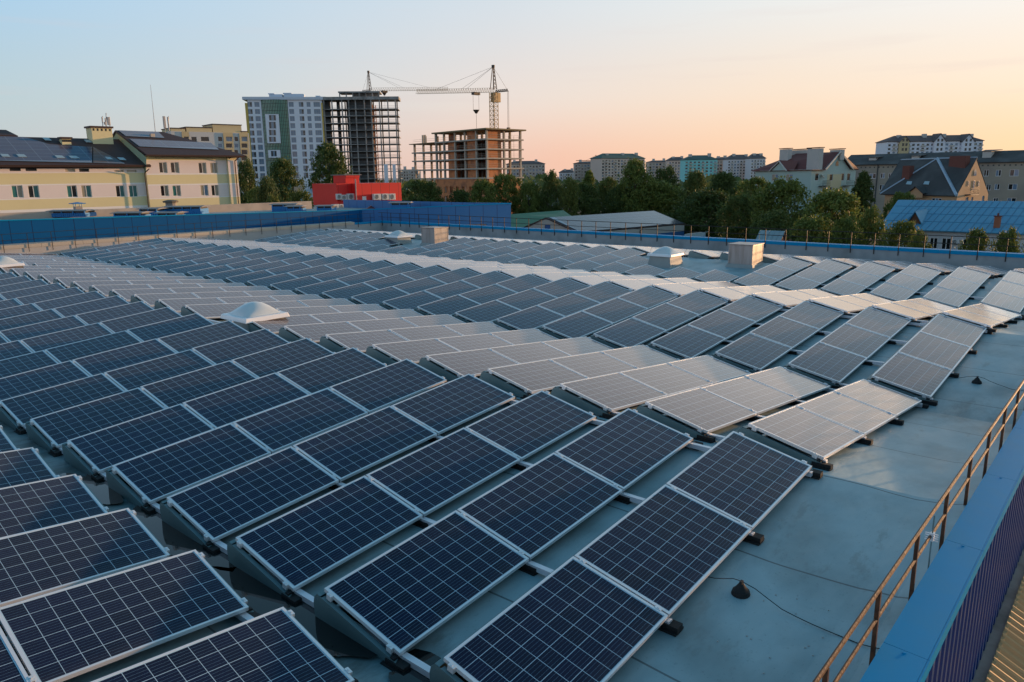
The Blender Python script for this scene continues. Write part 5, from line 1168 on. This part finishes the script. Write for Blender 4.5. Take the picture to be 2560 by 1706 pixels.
# orange house with the dark steep roof
ORG = mat('apricot render', (.52, .31, .17), .85, 0, .06, .5); BRKD = mat('dark red brick chimney', (.16, .055, .04), .85, 0, .2, 4)
eL, eM, apx, eR = at(2200, 487, 116), at(2391, 488, 104), at(2443, 395, 107), at(2471, 493, 111)
rA, rB = at(2253, 400, 120), at(2343, 397, 112)
hc = thing('apricot_house', 'apricot-walled house with steep dark roof and pale hip ridges', 'house', (eM.x, eM.y, GROUND_Z))
zEc = (eL.z+eM.z)/2; eL.z = eM.z = zEc; eR.z = zEc; rA.z = rB.z = apx.z
mb = MB(); mb.slab([eL, eM, rB], .18); mb.slab([eM, apx, rB], .18); mb.slab([eL, rB, rA], .18); bkR = eR + (rA-apx)*1.0; mb.slab([apx, eR, bkR, rA], .18); mb.slab([rA, eL, bkR], .18); mb.build('roof', SLATE, hc)
HIP = mat('pale blue hip flashing', (.36, .44, .52), .5, .2)
mb = MB()
for q, w__ in (((rB, eL), .13), ((rB, eM), .22), ((rA, rB), .1), ((rB, apx), .1)): mb.bar(q[0]+Vector((0, 0, .06)), q[1]+Vector((0, 0, .06)), w__, 5)
mb.build('hip_flashing', HIP, hc)
FGc = Fac((eM.x, eM.y, 0), vec2(eM, eR)); uRr_ = (Vector((eR.x, eR.y, 0))-FGc.p).dot(FGc.t); uap = FGc.hit(2441, 400)[0]
hg = [px_hole(FGc, *q) for q in ((2417.5, 2423, 453, 466), (2443, 2449, 453, 466), (2430, 2437, 452, 476), (2414, 2421, 493, 503), (2428, 2433, 493, 503), (2455, 2461, 490, 503))]
lows = [h for h in hg if h[3] < zEc]; highs = [h for h in hg if h[3] >= zEc]
mb = MB(); FGc.wall(mb, .2, uRr_-.2, GROUND_Z, zEc, lows, .12); mb.poly([FGc.P(.2, zEc), FGc.P(uRr_-.2, zEc), FGc.P(uap, apx.z-.3)])
FEc = Fac((eM.x, eM.y, 0), vec2(eL, eM)); uLe = (Vector((eL.x, eL.y, 0))-FEc.p).dot(FEc.t)
hE = [px_hole(FEc, 2322, 2347, 496, 512)]
FEc.wall(mb, uLe+.5, -.2, GROUND_Z, zEc-.05, hE, .12, n=-.5); mb.build('wall', ORG, hc)
for h in lows: window(FGc, hc, h, 0, .1, (3, 3), 0, FRAMED, .05)
for h in highs: window(FGc, hc, (h[0]+.25, h[1]-.25, h[2], h[3]), .12, .1, (3, 3), 0, FRAMED, .05)
mb = MB(); mb.poly([FGc.P(uap+q*.5, zz_, .06) for q, zz_ in ((-1, FGc.hit(2437, 440)[1]), (1, FGc.hit(2437, 440)[1]), (.9, FGc.hit(2437, 430)[1]), (0, FGc.hit(2437, 422)[1]), (-.9, FGc.hit(2437, 430)[1]))]); mb.build('attic_window', GLASS[3], hc)
window(FEc, hc, hE[0], -.5, .1, (0, 3), 2)
h = px_hole2(FGc, 2428, 2448, 471, 486, .8); mb = MB(); FGc.box(mb, h[0], h[1], h[2]-.1, h[2], .02, .8)
for i in range(7): u = h[0]+(h[1]-h[0])*i/6; mb.bar(FGc.P(u, h[2], .78), FGc.P(u, h[3], .78), .03, 4)
mb.bar(FGc.P(h[0], h[3], .78), FGc.P(h[1], h[3], .78), .035, 4); mb.build('balcony', DKM, hc)
SC = on_slope(None, eL, eM, rB + (eM-eL).normalized()*6, rB - (eM-eL).normalized()*6)
for q in (((2266, 462), (2280, 463), (2283, 455), (2271, 454.5)), ((2311, 462), (2325, 463), (2328, 455), (2316, 454.5))): array(SC, shq(SC, q), 'roof_window', .1, .04, SKYW, hc)
for x0, x1, y0, y1, off in ((2256, 2274, 415, 437, -2.2), (2373, 2414, 391, 411, -4.2)):
    a_ = FEc.hit(x0, (y0+y1)/2, off); b_ = FEc.hit(x1, (y0+y1)/2, off); zt_ = FEc.hit(x0, y0, off)[1]; zb_ = FEc.hit(x0, y1, off)[1]
    mb = MB(); FEc.box(mb, a_[0], b_[0], zb_-1.5, zt_, off-.9, off); mb.build('chimney', BRKD, hc)
dl, dr, da = FEc.hit(2274, 481, .3), FEc.hit(2307, 483, .3), FEc.hit(2291, 467, .3)
mb = MB(); mb.poly([FEc.P(dl[0], dl[1]-.8, .3), FEc.P(dr[0], dl[1]-.8, .3), FEc.P(dr[0], dl[1], .3), FEc.P(da[0], da[1]-.1, .3), FEc.P(dl[0], dl[1], .3)]); o = mb.build('dormer', ORG, hc)
mb = MB(); mb.slab([FEc.P(dl[0]-.3, dl[1]-.1, .6), FEc.P(da[0], da[1]+.1, .6), FEc.P(da[0], da[1]+.1, -3), FEc.P(dl[0]-.3, dl[1]-.1, -2)], .1); mb.slab([FEc.P(dr[0]+.3, dl[1]-.1, .6), FEc.P(da[0], da[1]+.1, .6), FEc.P(da[0], da[1]+.1, -3), FEc.P(dr[0]+.3, dl[1]-.1, -2)], .1); mb.build('dormer_roof', SLATE, o)
# low house with the long faded blue roof
BLR = mat('faded blue seamed roof', (.085, .30, .45), .6, .0, .1, .5, spec=.25, dirt=(.11, .33, .46), dirt_scale=.6); WHW = mat('white house render', (.55, .58, .60), .85, 0, .06, .6)
a, b = at(2212, 566, 92), at(2640, 586, 80); b.z = a.z; FD = Fac((a.x, a.y, 0), vec2(a, b)); WD = (Vector((b.x, b.y))-Vector((a.x, a.y))).length
hdh = thing('blue_roof_house', 'low white house under a long faded blue seamed roof with a triangular vent', 'house', (a.x, a.y, GROUND_Z))
zD = FD.hit(2380, 575)[1]; zDr = FD.hit(2420, 502, -9)[1]
hw = [px_hole(FD, *q) for q in ((2323, 2344, 594, 623), (2353, 2377, 595, 625), (2406, 2429, 597, 622), (2520, 2545, 600, 624))]
mb = MB(); FD.wall(mb, .3, WD, GROUND_Z, zD-.1, hw, .15); mb.poly([FD.P(.3, GROUND_Z, 0), FD.P(.3, GROUND_Z, -17), FD.P(.3, zD-.1, -17), FD.P(.3, zD-.1, 0)]); mb.build('wall', WHW, hdh)
for h in hw: window(FD, hdh, h, 0, .1, (0, 0), 1, fw=.09)
uh = FD.hit(2247, 502, -9)[0]
mb = MB(); E0, E1, R1, R0 = FD.P(-.4, zD-.1, .7), FD.P(WD, zD-.1, .7), FD.P(WD, zDr, -9), FD.P(uh, zDr, -9)
mb.slab([E0, E1, R1, R0], .12); mb.slab([E0, R0, FD.P(-.4, zD-.1, -18.7)], .12); mb.slab([R0, R1, FD.P(WD, zD-.1, -18.7), FD.P(-.4, zD-.1, -18.7)], .12); mb.build('roof', BLR, hdh)
mb = MB(); k = 0
SD = on_slope(None, FD.P(0, zD-.1, .7), E1, R1, FD.P(0, zDr, -9))
nrm = (E1-E0).cross(R0-E0).normalized(); nrm = nrm if nrm.z > 0 else -nrm
u = .3
while u < WD:
    tt = 1.0 if u > uh else max(0, u/uh)
    mb.bar(SD(u/WD, 0, .02), SD(u/WD, tt, .02), .035, 4); u += .75
for t_ in (.27, .52, .77): mb.bar(SD(t_*uh/WD, t_, .015), SD(1, t_, .015), .022, 4)
mb.build('standing_seams', mat('blue seam shadow', (.06, .19, .30), .6), hdh)  # seams a darker blue than the roof sheet
mb = MB(); mb.box(0, 0, 0, 0, 0, 0) if False else None
v0, v1, va = slope_hit(SD, 2272, 558), slope_hit(SD, 2302, 560), slope_hit(SD, 2289, 530)
b0, b1 = SD(*v0), SD(*v1); apv = (b0+b1)/2 + Vector((0, 0, (at(2289, 530, 92).z - at(2289, 559, 92).z)))
bk = SD((v0[0]+v1[0])/2, min(1, va[1]+.12))
mb = MB(); mb.poly([b0, b1, apv]); vt = mb.build('vent_dormer', mat('brown vent boards', (.16, .07, .035), .8), hdh)
mb = MB(); off_ = (b0-b1).normalized()*.25; fw_ = FD.n*.35; mb.slab([b0+off_+fw_, apv+fw_+Vector((0, 0, .12)), bk], .06); mb.slab([b1-off_+fw_, bk, apv+fw_+Vector((0, 0, .12))], .06); mb.build('vent_roof', BLR, vt)
c0 = slope_hit(SD, 2492, 568); q = SD(*c0); zt_ = at(2492, 542, px(q)[2]).z; mb = MB(); mb.box(q.x-.3, q.x+.3, q.y-.3, q.y+.3, q.z-.3, zt_); o = mb.build('chimney', mat('orange brick chimney', (.34, .12, .06), .85, 0, .2, 6), hdh); mb = MB(); mb.box(q.x-.38, q.x+.38, q.y-.38, q.y+.38, zt_+.002, zt_+.10); mb.bar((q.x, q.y, zt_), (q.x, q.y, zt_+.4), .1, 8); mb.build('cap', BRKD, o)
ac(FD, 2379, 2396, 599, 611, .45, 'outdoor unit on the white wall between windows of the blue-roofed house', None)
# ------------------------------------------------------------------ far city blocks
def far_block(x0, x1, y0, y1, d, rows, cols, m, label, hip=0, roofm=None, dz=0, ft=.55):
    a, b = at(x0, y0, d), at(x1, y0, d+dz); F = Fac((a.x, a.y, 0), vec2(a, b)); W_ = (Vector((b.x, b.y))-Vector((a.x, a.y))).length; zt = (a.z+b.z)/2
    r = thing('far_block', label, 'apartment block', (a.x, a.y, GROUND_Z), 'distant apartment blocks')
    y_t, y_b = zt-1.0, F.hit((x0+x1)/2, y1)[1]; fh = (y_t-y_b)/rows; hs = []
    for i in range(rows):
        for j in range(cols):
            c_ = W_*(j+.5)/cols; hw_ = W_/cols*.28; zz = y_t - fh*(i+.5); hs.append((c_-hw_, c_+hw_, zz-fh*.27, zz+fh*.27))
    mb = MB(); F.wall(mb, 0, W_, GROUND_Z, zt, hs, .35)
    for q in (((0, 0), (0, -14)), ((W_, 0), (W_, -14))): mb.poly([F.P(q[0][0], GROUND_Z, q[0][1]), F.P(q[1][0], GROUND_Z, q[1][1]), F.P(q[1][0], zt, q[1][1]), F.P(q[0][0], zt, q[0][1])])
    mb.poly([F.P(0, zt, 0), F.P(W_, zt, 0), F.P(W_, zt, -14), F.P(0, zt, -14)]); mb.build('wall', m, r)
    rnd = random.Random(x0)
    for h in hs[:100]:
        mb = MB(); mb.poly([F.P(h[0], h[2], -.34), F.P(h[1], h[2], -.34), F.P(h[1], h[3], -.34), F.P(h[0], h[3], -.34)], rnd.choice((0, 0, 3, 2))); mb.build('window', GLASS, r)
    if len(hs) > 100:
        mb = MB()
        for h in hs[100:]: mb.poly([F.P(h[0], h[2], -.34), F.P(h[1], h[2], -.34), F.P(h[1], h[3], -.34), F.P(h[0], h[3], -.34)], rnd.choice((0, 0, 3, 2)))
        o = mb.build('window', GLASS, r); o['kind'] = 'stuff'
    mb = MB()
    for j in range(cols):
        if j % 3 == 1:
            for i in range(rows):
                c_ = W_*(j+.5)/cols; hw_ = W_/cols*.45; zz = y_t - fh*(i+.5); F.box(mb, c_-hw_, c_+hw_, zz-fh*.42, zz-fh*.12, .01, 1.1)
    if mb.v: mb.build('balconies', PALE, r)
    if hip:
        mb = MB(); i_ = min(W_*.25, 7); mb.slab([F.P(-.6, zt, .6), F.P(W_+.6, zt, .6), F.P(W_-i_, zt+hip, -7), F.P(i_, zt+hip, -7)], .3); mb.slab([F.P(-.6, zt, .6), F.P(i_, zt+hip, -7), F.P(-.6, zt, -14.6)], .3); mb.slab([F.P(W_+.6, zt, .6), F.P(W_-i_, zt+hip, -7), F.P(W_+.6, zt, -14.6)], .3)
        mb.slab([F.P(-.6, zt, -14.6), F.P(W_+.6, zt, -14.6), F.P(W_-i_, zt+hip, -7.1), F.P(i_, zt+hip, -7.1)], .3); mb.build('roof', roofm or ROOFBR, r)
    mb = MB(); k = max(2, int(W_/12))
    for i in range(k): u = W_*(i+.4+.3*rnd.random())/k; F.box(mb, u-1, u+1.2, zt, zt+hip*.6+1.4+rnd.random(), -6, -4)
    mb.build('chimneys', CHW, r)
    return r
FGRY = mat('hazy grey render', (.50, .43, .37), .9, 0, .1, .1); FPNK = mat('hazy pink beige render', (.62, .51, .43), .9, 0, .08, .1); FTEAL = mat('hazy turquoise render', (.28, .68, .66), .9, 0, .08, .1); FWHT = mat('hazy white render', (.68, .66, .67), .9, 0, .08, .1)  # renders lightened: distance haze is put into their colours
GRNR = mat('dark green far roof', (.07, .12, .10), .7); FRF = mat('dark far roof', (.13, .10, .095), .8)
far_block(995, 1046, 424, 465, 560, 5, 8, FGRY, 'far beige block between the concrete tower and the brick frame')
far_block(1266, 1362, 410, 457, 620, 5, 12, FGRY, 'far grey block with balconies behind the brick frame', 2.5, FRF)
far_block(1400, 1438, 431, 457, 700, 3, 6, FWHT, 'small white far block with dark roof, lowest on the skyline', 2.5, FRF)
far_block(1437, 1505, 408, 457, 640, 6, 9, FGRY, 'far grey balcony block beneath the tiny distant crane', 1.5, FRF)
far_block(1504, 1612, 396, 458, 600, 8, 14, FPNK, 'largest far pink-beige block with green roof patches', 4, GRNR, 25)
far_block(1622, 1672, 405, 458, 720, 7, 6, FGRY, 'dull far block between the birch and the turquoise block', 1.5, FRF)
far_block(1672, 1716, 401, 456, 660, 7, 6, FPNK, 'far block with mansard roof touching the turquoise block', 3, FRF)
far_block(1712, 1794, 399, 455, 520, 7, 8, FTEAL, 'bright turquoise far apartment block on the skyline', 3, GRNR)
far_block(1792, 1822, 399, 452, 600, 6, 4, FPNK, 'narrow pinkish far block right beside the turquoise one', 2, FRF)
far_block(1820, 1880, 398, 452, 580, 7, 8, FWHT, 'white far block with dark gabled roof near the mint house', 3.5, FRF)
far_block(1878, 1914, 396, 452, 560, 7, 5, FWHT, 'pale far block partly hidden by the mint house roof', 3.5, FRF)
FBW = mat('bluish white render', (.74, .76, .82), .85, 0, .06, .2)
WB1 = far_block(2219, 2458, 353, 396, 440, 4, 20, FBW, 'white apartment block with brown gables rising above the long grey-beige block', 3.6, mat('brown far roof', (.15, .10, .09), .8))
a, b = at(2219, 353, 440), at(2458, 353, 440); F = Fac((a.x, a.y, 0), vec2(a, b))
for x0, x1, yt in ((2250, 2274, 341), (2336, 2364, 335), (2406, 2436, 336)):
    h0 = F.hit(x0, 355, 1.5)[0]; h1_ = F.hit(x1, 355, 1.5)[0]; zt_ = F.hit(x0, yt, 1.5)[1]; zb_ = F.hit(x0, 354, 1.5)[1]
    mb = MB(); P = F.P; mb.poly([P(h0, GROUND_Z, 1.5), P(h1_, GROUND_Z, 1.5), P(h1_, zb_, 1.5), P((h0+h1_)/2, zt_, 1.5), P(h0, zb_, 1.5)]); mb.poly([P(h0, GROUND_Z, 1.5), P(h0, GROUND_Z, 0), P(h0, zb_, 0), P(h0, zb_, 1.5)]); mb.poly([P(h1_, GROUND_Z, 1.5), P(h1_, GROUND_Z, 0), P(h1_, zb_, 0), P(h1_, zb_, 1.5)])
    o = mb.build('gable_bay', YBLK if x0 == 2250 else FBW, WB1)
    mb = MB(); mb.slab([P(h0-.6, zb_-.3, 2), P((h0+h1_)/2, zt_+.3, 2), P((h0+h1_)/2, zt_+.3, -7), P(h0-.6, zb_-.3, -5)], .3); mb.slab([P(h1_+.6, zb_-.3, 2), P((h0+h1_)/2, zt_+.3, 2), P((h0+h1_)/2, zt_+.3, -7), P(h1_+.6, zb_-.3, -5)], .3); mb.build('gable_roof', FRF, o)
    mb = MB()
    for yy in (351, 362, 374):
        for f in (.25, .6): u = h0+(h1_-h0)*f; z_ = F.hit(x0, yy, 1.5)[1]; F.box(mb, u, u+1.2, z_-.8, z_+.8, 1.501, 1.53)
    mb.build('bay_windows', GLASS[0], o)
d = 720; base = at(1490, 405, d); r = thing('tower_crane', 'tiny distant crane above the far grey balcony block', 'crane', (base.x, base.y, GROUND_Z), 'tower cranes')
mb = MB(); mb.bar((base.x, base.y, GROUND_Z), at(1490, 388, d), .5, 5); mb.build('mast', SCAF, r); mb = MB(); mb.bar(at(1440, 402, d), at(1498, 402.5, d), .4, 4); mb.bar(at(1490, 389, d), at(1465, 401.5, d), .12, 4); mb.bar(at(1490, 389, d), at(1497, 402, d), .12, 4); mb.build('jib', SCAF, r)
# low grey roof and yard bits in front of the tower
p = [at(745, 508, 130), at(850, 512, 126), at(842, 472, 150), at(760, 474, 150)]
r = thing('grey_roof_house', 'low house with a pale grey sheet roof between the willow and the red block', 'house', (p[0].x, p[0].y, GROUND_Z)); mb = MB(); mb.slab(p, .2); mb.build('roof', mat('pale grey sheet roof', (.32, .36, .40), .5, .1, .1, .5), r)
mb = MB(); mb.poly([(p[0].x, p[0].y, GROUND_Z), (p[1].x, p[1].y, GROUND_Z), p[1], p[0]]); mb.build('wall', WHW, r)
c_ = at(746, 480, 148); mb = MB(); mb.box(c_.x-.6, c_.x+.6, c_.y-.6, c_.y+.6, c_.z-2, c_.z+1); mb.build('chimney', mat('buff chimney', (.45, .35, .25), .85), r)
# lamp post and pole bits seen over the back coping
r = thing('yard_pole', 'pale post standing before the small blue-roofed shed', 'pole', at(1899, 606, 70)); q = at(1899, 584, 70); mb = MB(); mb.bar((q.x, q.y, GROUND_Z), q, .05, 6); mb.build('post', PALE, r)
# ------------------------------------------------------------------ trees
def leafmat(name, c1, c2):
    m = bpy.data.materials.new(name); m.use_nodes = True; t = m.node_tree; b = t.nodes['Principled BSDF']
    g = t.nodes.new('ShaderNodeNewGeometry'); oi = t.nodes.new('ShaderNodeObjectInfo')
    f = math_node(t, 'MULTIPLY_ADD', g.outputs['Random Per Island'], .7, math_node(t, 'MULTIPLY', oi.outputs['Random'], .3))
    t.links.new(mixc(t, f, c1, c2), b.inputs['Base Color']); b.inputs['Roughness'].default_value = .6; b.inputs['Specular IOR Level'].default_value = .25
    tr = t.nodes.new('ShaderNodeBsdfTranslucent'); t.links.new(mixc(t, f, [x*1.3 for x in c1], [x*1.4 for x in c2]), tr.inputs[0])
    mx = t.nodes.new('ShaderNodeMixShader'); mx.inputs[0].default_value = .22
    t.links.new(b.outputs[0], mx.inputs[1]); t.links.new(tr.outputs[0], mx.inputs[2]); t.links.new(mx.outputs[0], t.nodes['Material Output'].inputs[0]); return m
LEAF = {'dark': leafmat('dark foliage', (.045, .075, .018), (.12, .155, .040)), 'mid': leafmat('mid foliage', (.075, .108, .022), (.19, .225, .050)), 'light': leafmat('light foliage', (.075, .105, .022), (.17, .19, .045)), 'willow': leafmat('willow foliage', (.050, .085, .030), (.11, .16, .060))}
BARK = mat('bark', (.07, .055, .04), .9, 0, .3, 6, bump=.5)
def crown_mesh(kind, seed, leaf='mid', n_cl=260, per=46):
    rnd = random.Random(seed); V = []; Fc = []
    def leaf_quad(p, s, down=0.):
        d = Vector((rnd.gauss(0, 1), rnd.gauss(0, 1), rnd.gauss(0, .7)-down)).normalized(); u = d.orthogonal().normalized(); a = rnd.uniform(0, 6.28); v = (u*math.cos(a) + d.cross(u)*math.sin(a)); L = s*rnd.uniform(.7, 1.3)
        k = len(V); V.extend([p-v*L*.3, p+d*L*.5, p+v*L*.3, p-d*L*.5]); Fc.append((k, k+1, k+2, k+3))
    ph = [rnd.uniform(0, 6.28) for _ in range(6)]
    for c in range(n_cl):
        # unit crown: z 0..1, radius ~.5
        z = rnd.random()
        if kind == 'poplar': R0 = .24*(math.sin(math.pi*(.08+.88*z))**.6)*(1.15-.5*z)
        elif kind == 'cone': R0 = .42*(1-z)**.75+.03
        elif kind == 'birch': R0 = .42*math.sin(math.pi*(.1+.85*z))**.8
        elif kind == 'willow': R0 = .52*math.sin(math.pi*(.18+.78*z))**.6
        else: R0 = .52*math.sin(math.pi*(.12+.82*z))**.62
        t = rnd.uniform(0, 6.28); lump = 1 + .20*math.sin(3*t+ph[0]+4*z) + .16*math.sin(5*t+ph[1]-7*z) + .12*math.sin(2*t+9*z+ph[2])
        rr = R0*lump*(rnd.uniform(.10, 1.0)**.5)
        ctr = Vector((rr*math.cos(t), rr*math.sin(t), z))
        cs = rnd.uniform(.045, .085) if kind != 'poplar' else rnd.uniform(.03, .06)
        if kind == 'birch' and rnd.random() < .25: continue
        for i in range(per):
            o = Vector((rnd.gauss(0, 1), rnd.gauss(0, 1), rnd.gauss(0, .8)))*cs*.62
            if kind == 'willow': o.z -= abs(rnd.gauss(0, .10)); o.x *= .7; o.y *= .7
            leaf_quad(ctr+o, .046 if kind != 'willow' else .044, 1.5 if kind == 'willow' else 0)
    for i in range(int(n_cl*3)):      # loose outer sprays
        z = rnd.random(); t = rnd.uniform(0, 6.28); R0 = (.55*math.sin(math.pi*(.1+.85*z))**.6) * (.5 if kind == 'poplar' else 1)
        if kind == 'cone': R0 = .45*(1-z)+.03
        leaf_quad(Vector((R0*math.cos(t)*rnd.uniform(.85, 1.05), R0*math.sin(t)*rnd.uniform(.85, 1.05), z)), .034)
    me = bpy.data.meshes.new('crown'); me.from_pydata([tuple(v) for v in V], [], Fc); me.materials.append(LEAF[leaf]); me.update(); return me
CROWN = {}
for kind, leaf in (('round', 'dark'), ('round', 'mid'), ('round', 'light'), ('birch', 'mid'), ('birch', 'light'), ('birch', 'dark'), ('poplar', 'dark'), ('cone', 'dark'), ('willow', 'willow'), ('poplar', 'mid')):
    CROWN[(kind, leaf)] = [crown_mesh(kind, 11+s*7+len(CROWN), leaf) for s in range(2)]
def trunk_mesh(seed):
    rnd = random.Random(seed); mb = MB(); mb.bar((0, 0, 0), (.02, .01, .5), .035, 8, r2=.022); mb.bar((.02, .01, .5), (.0, .03, .85), .022, 7, r2=.006)
    for i in range(6):
        a = i*1.05+rnd.random(); z = .3+.08*i; mb.bar((.01, .005, z), (.25*math.cos(a), .25*math.sin(a), z+.2), .012, 5, r2=.003)
    o = mb.build('trunk', BARK); me = o.data; bpy.data.objects.remove(o); return me
TRUNK = [trunk_mesh(s) for s in (1, 2)]
tree_n = 0
def tree(x, ytop, wpx, d, kind, leaf, label, ybot=None, group='trees beyond the roof'):
    """crown centred on x, top at ytop, wpx wide in the picture, d metres away, standing on the ground"""
    global tree_n
    top = at(x, ytop, d); b = Vector((top.x, top.y, GROUND_Z)); H = top.z-GROUND_Z; Wd = wpx*d/F_PX
    r = thing('bush' if H < 4 else 'tree', label, 'bush' if H < 4 else 'tree', b, group)
    k = tree_n % 2; tree_n += 1
    c = link_mesh('crown', CROWN[(kind, leaf)][k], r); cw = {'poplar': .52, 'cone': .9, 'birch': .9}.get(kind, 1.06)
    z0 = .16 if H > 6 else .02
    if ybot: z0 = max(.02, (at(x, ybot, d).z-GROUND_Z)/H)
    c.location = (0, 0, H*z0); c.scale = (Wd/cw, Wd/cw, H*(1-z0)*.985); c.rotation_euler = (0, 0, (tree_n*2.4) % 6.28)
    t = link_mesh('trunk', TRUNK[k], r); t.scale = (max(H*.6, Wd*.7), max(H*.6, Wd*.7), H*.95)
T = [(612, 404, 60, 150, 'round', 'dark', 'dark tree squeezed between the yellow building and the willow'), (664, 440, 78, 112, 'willow', 'willow', 'drooping pale willow between the yellow building and the grey-roofed house'), (706, 402, 96, 165, 'round', 'dark', 'dark broad tree in front of the white tower'), (820, 362, 108, 150, 'birch', 'dark', 'tall dark tree rising in front of the gap between both towers'),
     (752, 480, 84, 96, 'round', 'light', 'light green bush in front of the grey-roofed house'), (682, 492, 50, 90, 'round', 'light', 'yellow-green bush below the willow'), (640, 470, 50, 130, 'round', 'mid', 'mid green tree low behind the willow'),
     (1056, 454, 108, 135, 'round', 'dark', 'dark rounded tree beside the red block below the brick frame'), (1018, 478, 60, 150, 'round', 'mid', 'small tree behind the corner of the red block'), (1205, 452, 80, 130, 'round', 'mid', 'leafy tree at the foot of the brick frame, nearest the blue wall'), (1264, 437, 100, 142, 'round', 'mid', 'tall rounded tree hiding the lower corner of the brick frame'), (1322, 457, 70, 140, 'round', 'mid', 'mid green tree between the brick frame and the dark narrow-topped one'),
     (1377, 431, 62, 140, 'birch', 'dark', 'dark narrow-topped tree above the green-roofed hall'), (1425, 444, 54, 138, 'birch', 'light', 'light thin-leaved tree beside the dark narrow-topped one'), (1473, 428, 40, 150, 'poplar', 'mid', 'slim upright tree in front of the far grey balcony block'), (1462, 462, 90, 142, 'round', 'dark', 'dark low tree behind the ridge of the solar hall'), (1522, 446, 66, 150, 'birch', 'light', 'pale airy tree below the largest far block'),
     (1590, 401, 96, 138, 'birch', 'mid', 'tall ragged birch standing out before the largest far block'), (1664, 421, 84, 150, 'round', 'dark', 'dark tree between the birch and the turquoise block'), (1738, 432, 74, 128, 'round', 'dark', 'dark upright tree directly below the turquoise block'), (1812, 434, 90, 150, 'round', 'dark', 'dark flat-topped tree below the white far block'), (1640, 456, 150, 140, 'round', 'mid', 'wide mid green tree behind the lower end of the solar hall'),
     (1555, 470, 100, 140, 'round', 'dark', 'low dark tree behind the middle of the solar hall'), (1775, 480, 150, 122, 'round', 'dark', 'broad dark tree above the lean-to shed'), (1890, 446, 92, 116, 'round', 'mid', 'tall leafy tree at the near corner of the mint house'), (1962, 452, 150, 92, 'round', 'mid', 'biggest leafy tree in front of the mint house'), (1850, 490, 110, 100, 'round', 'dark', 'dark tree behind the small blue-roofed shed'), (2085, 478, 170, 84, 'round', 'mid', 'broad bushy tree in front of the mint house balconies'),
     (2160, 432, 52, 150, 'poplar', 'dark', 'dark tree between the mint house and the long grey-beige block'), (2180, 520, 80, 72, 'birch', 'mid', 'tree with reddish edge beside the blue-roofed house'), (2262, 556, 100, 66, 'round', 'light', 'leafy young tree covering the corner of the white wall'), (2300, 578, 60, 62, 'birch', 'light', 'low leafy bush beside the first window of the white wall'), (2443, 578, 84, 60, 'birch', 'light', 'young tree before the wall beyond the outdoor unit'), (2525, 574, 80, 58, 'birch', 'light', 'young tree at the far end of the white wall'),
     (2258, 482, 84, 104, 'round', 'mid', 'small tree showing over the blue roof before the apricot house'), (1716, 515, 110, 132, 'round', 'dark', 'dark low tree at the end of the solar hall'), (1940, 530, 120, 80, 'round', 'dark', 'dark tree directly above the small blue-roofed shed'), (2030, 545, 130, 74, 'round', 'mid', 'low leafy tree between shed and blue-roofed house'), (2120, 548, 90, 70, 'round', 'mid', 'low rounded tree by the railing before the blue-roofed house'),
     (1345, 500, 120, 145, 'round', 'dark', 'dark undergrowth tree behind the green-roofed hall'), (1150, 478, 90, 140, 'round', 'dark', 'dark tree between the red block and the blue wall end')]
for q in T: tree(*q)
# far tree line that closes the horizon
rnd = random.Random(5); V = []; Fc = []
for i in range(5200):
    x = rnd.uniform(560, 2620); d = rnd.uniform(300, 480); b = at(x, 452, d); z = GROUND_Z + rnd.random()*(at(x, 452 + 8*math.sin(x*.013)+6*math.sin(x*.041), d).z-GROUND_Z)
    k = len(V); s = 1.6; dd = Vector((rnd.gauss(0, 1), rnd.gauss(0, 1), rnd.gauss(0, 1))).normalized(); u = dd.orthogonal(); p = Vector((b.x, b.y, z))
    V += [p-u*s, p+dd*s, p+u*s, p-dd*s]; Fc.append((k, k+1, k+2, k+3))
me = bpy.data.meshes.new('distant_woods'); me.from_pydata([tuple(v) for v in V], [], Fc); me.materials.append(LEAF['dark']); me.update()
o = bpy.data.objects.new('distant_woods', me); col.objects.link(o); o['kind'] = 'stuff'; tag(o, 'distant band of tree tops in front of the far city blocks', 'woods')
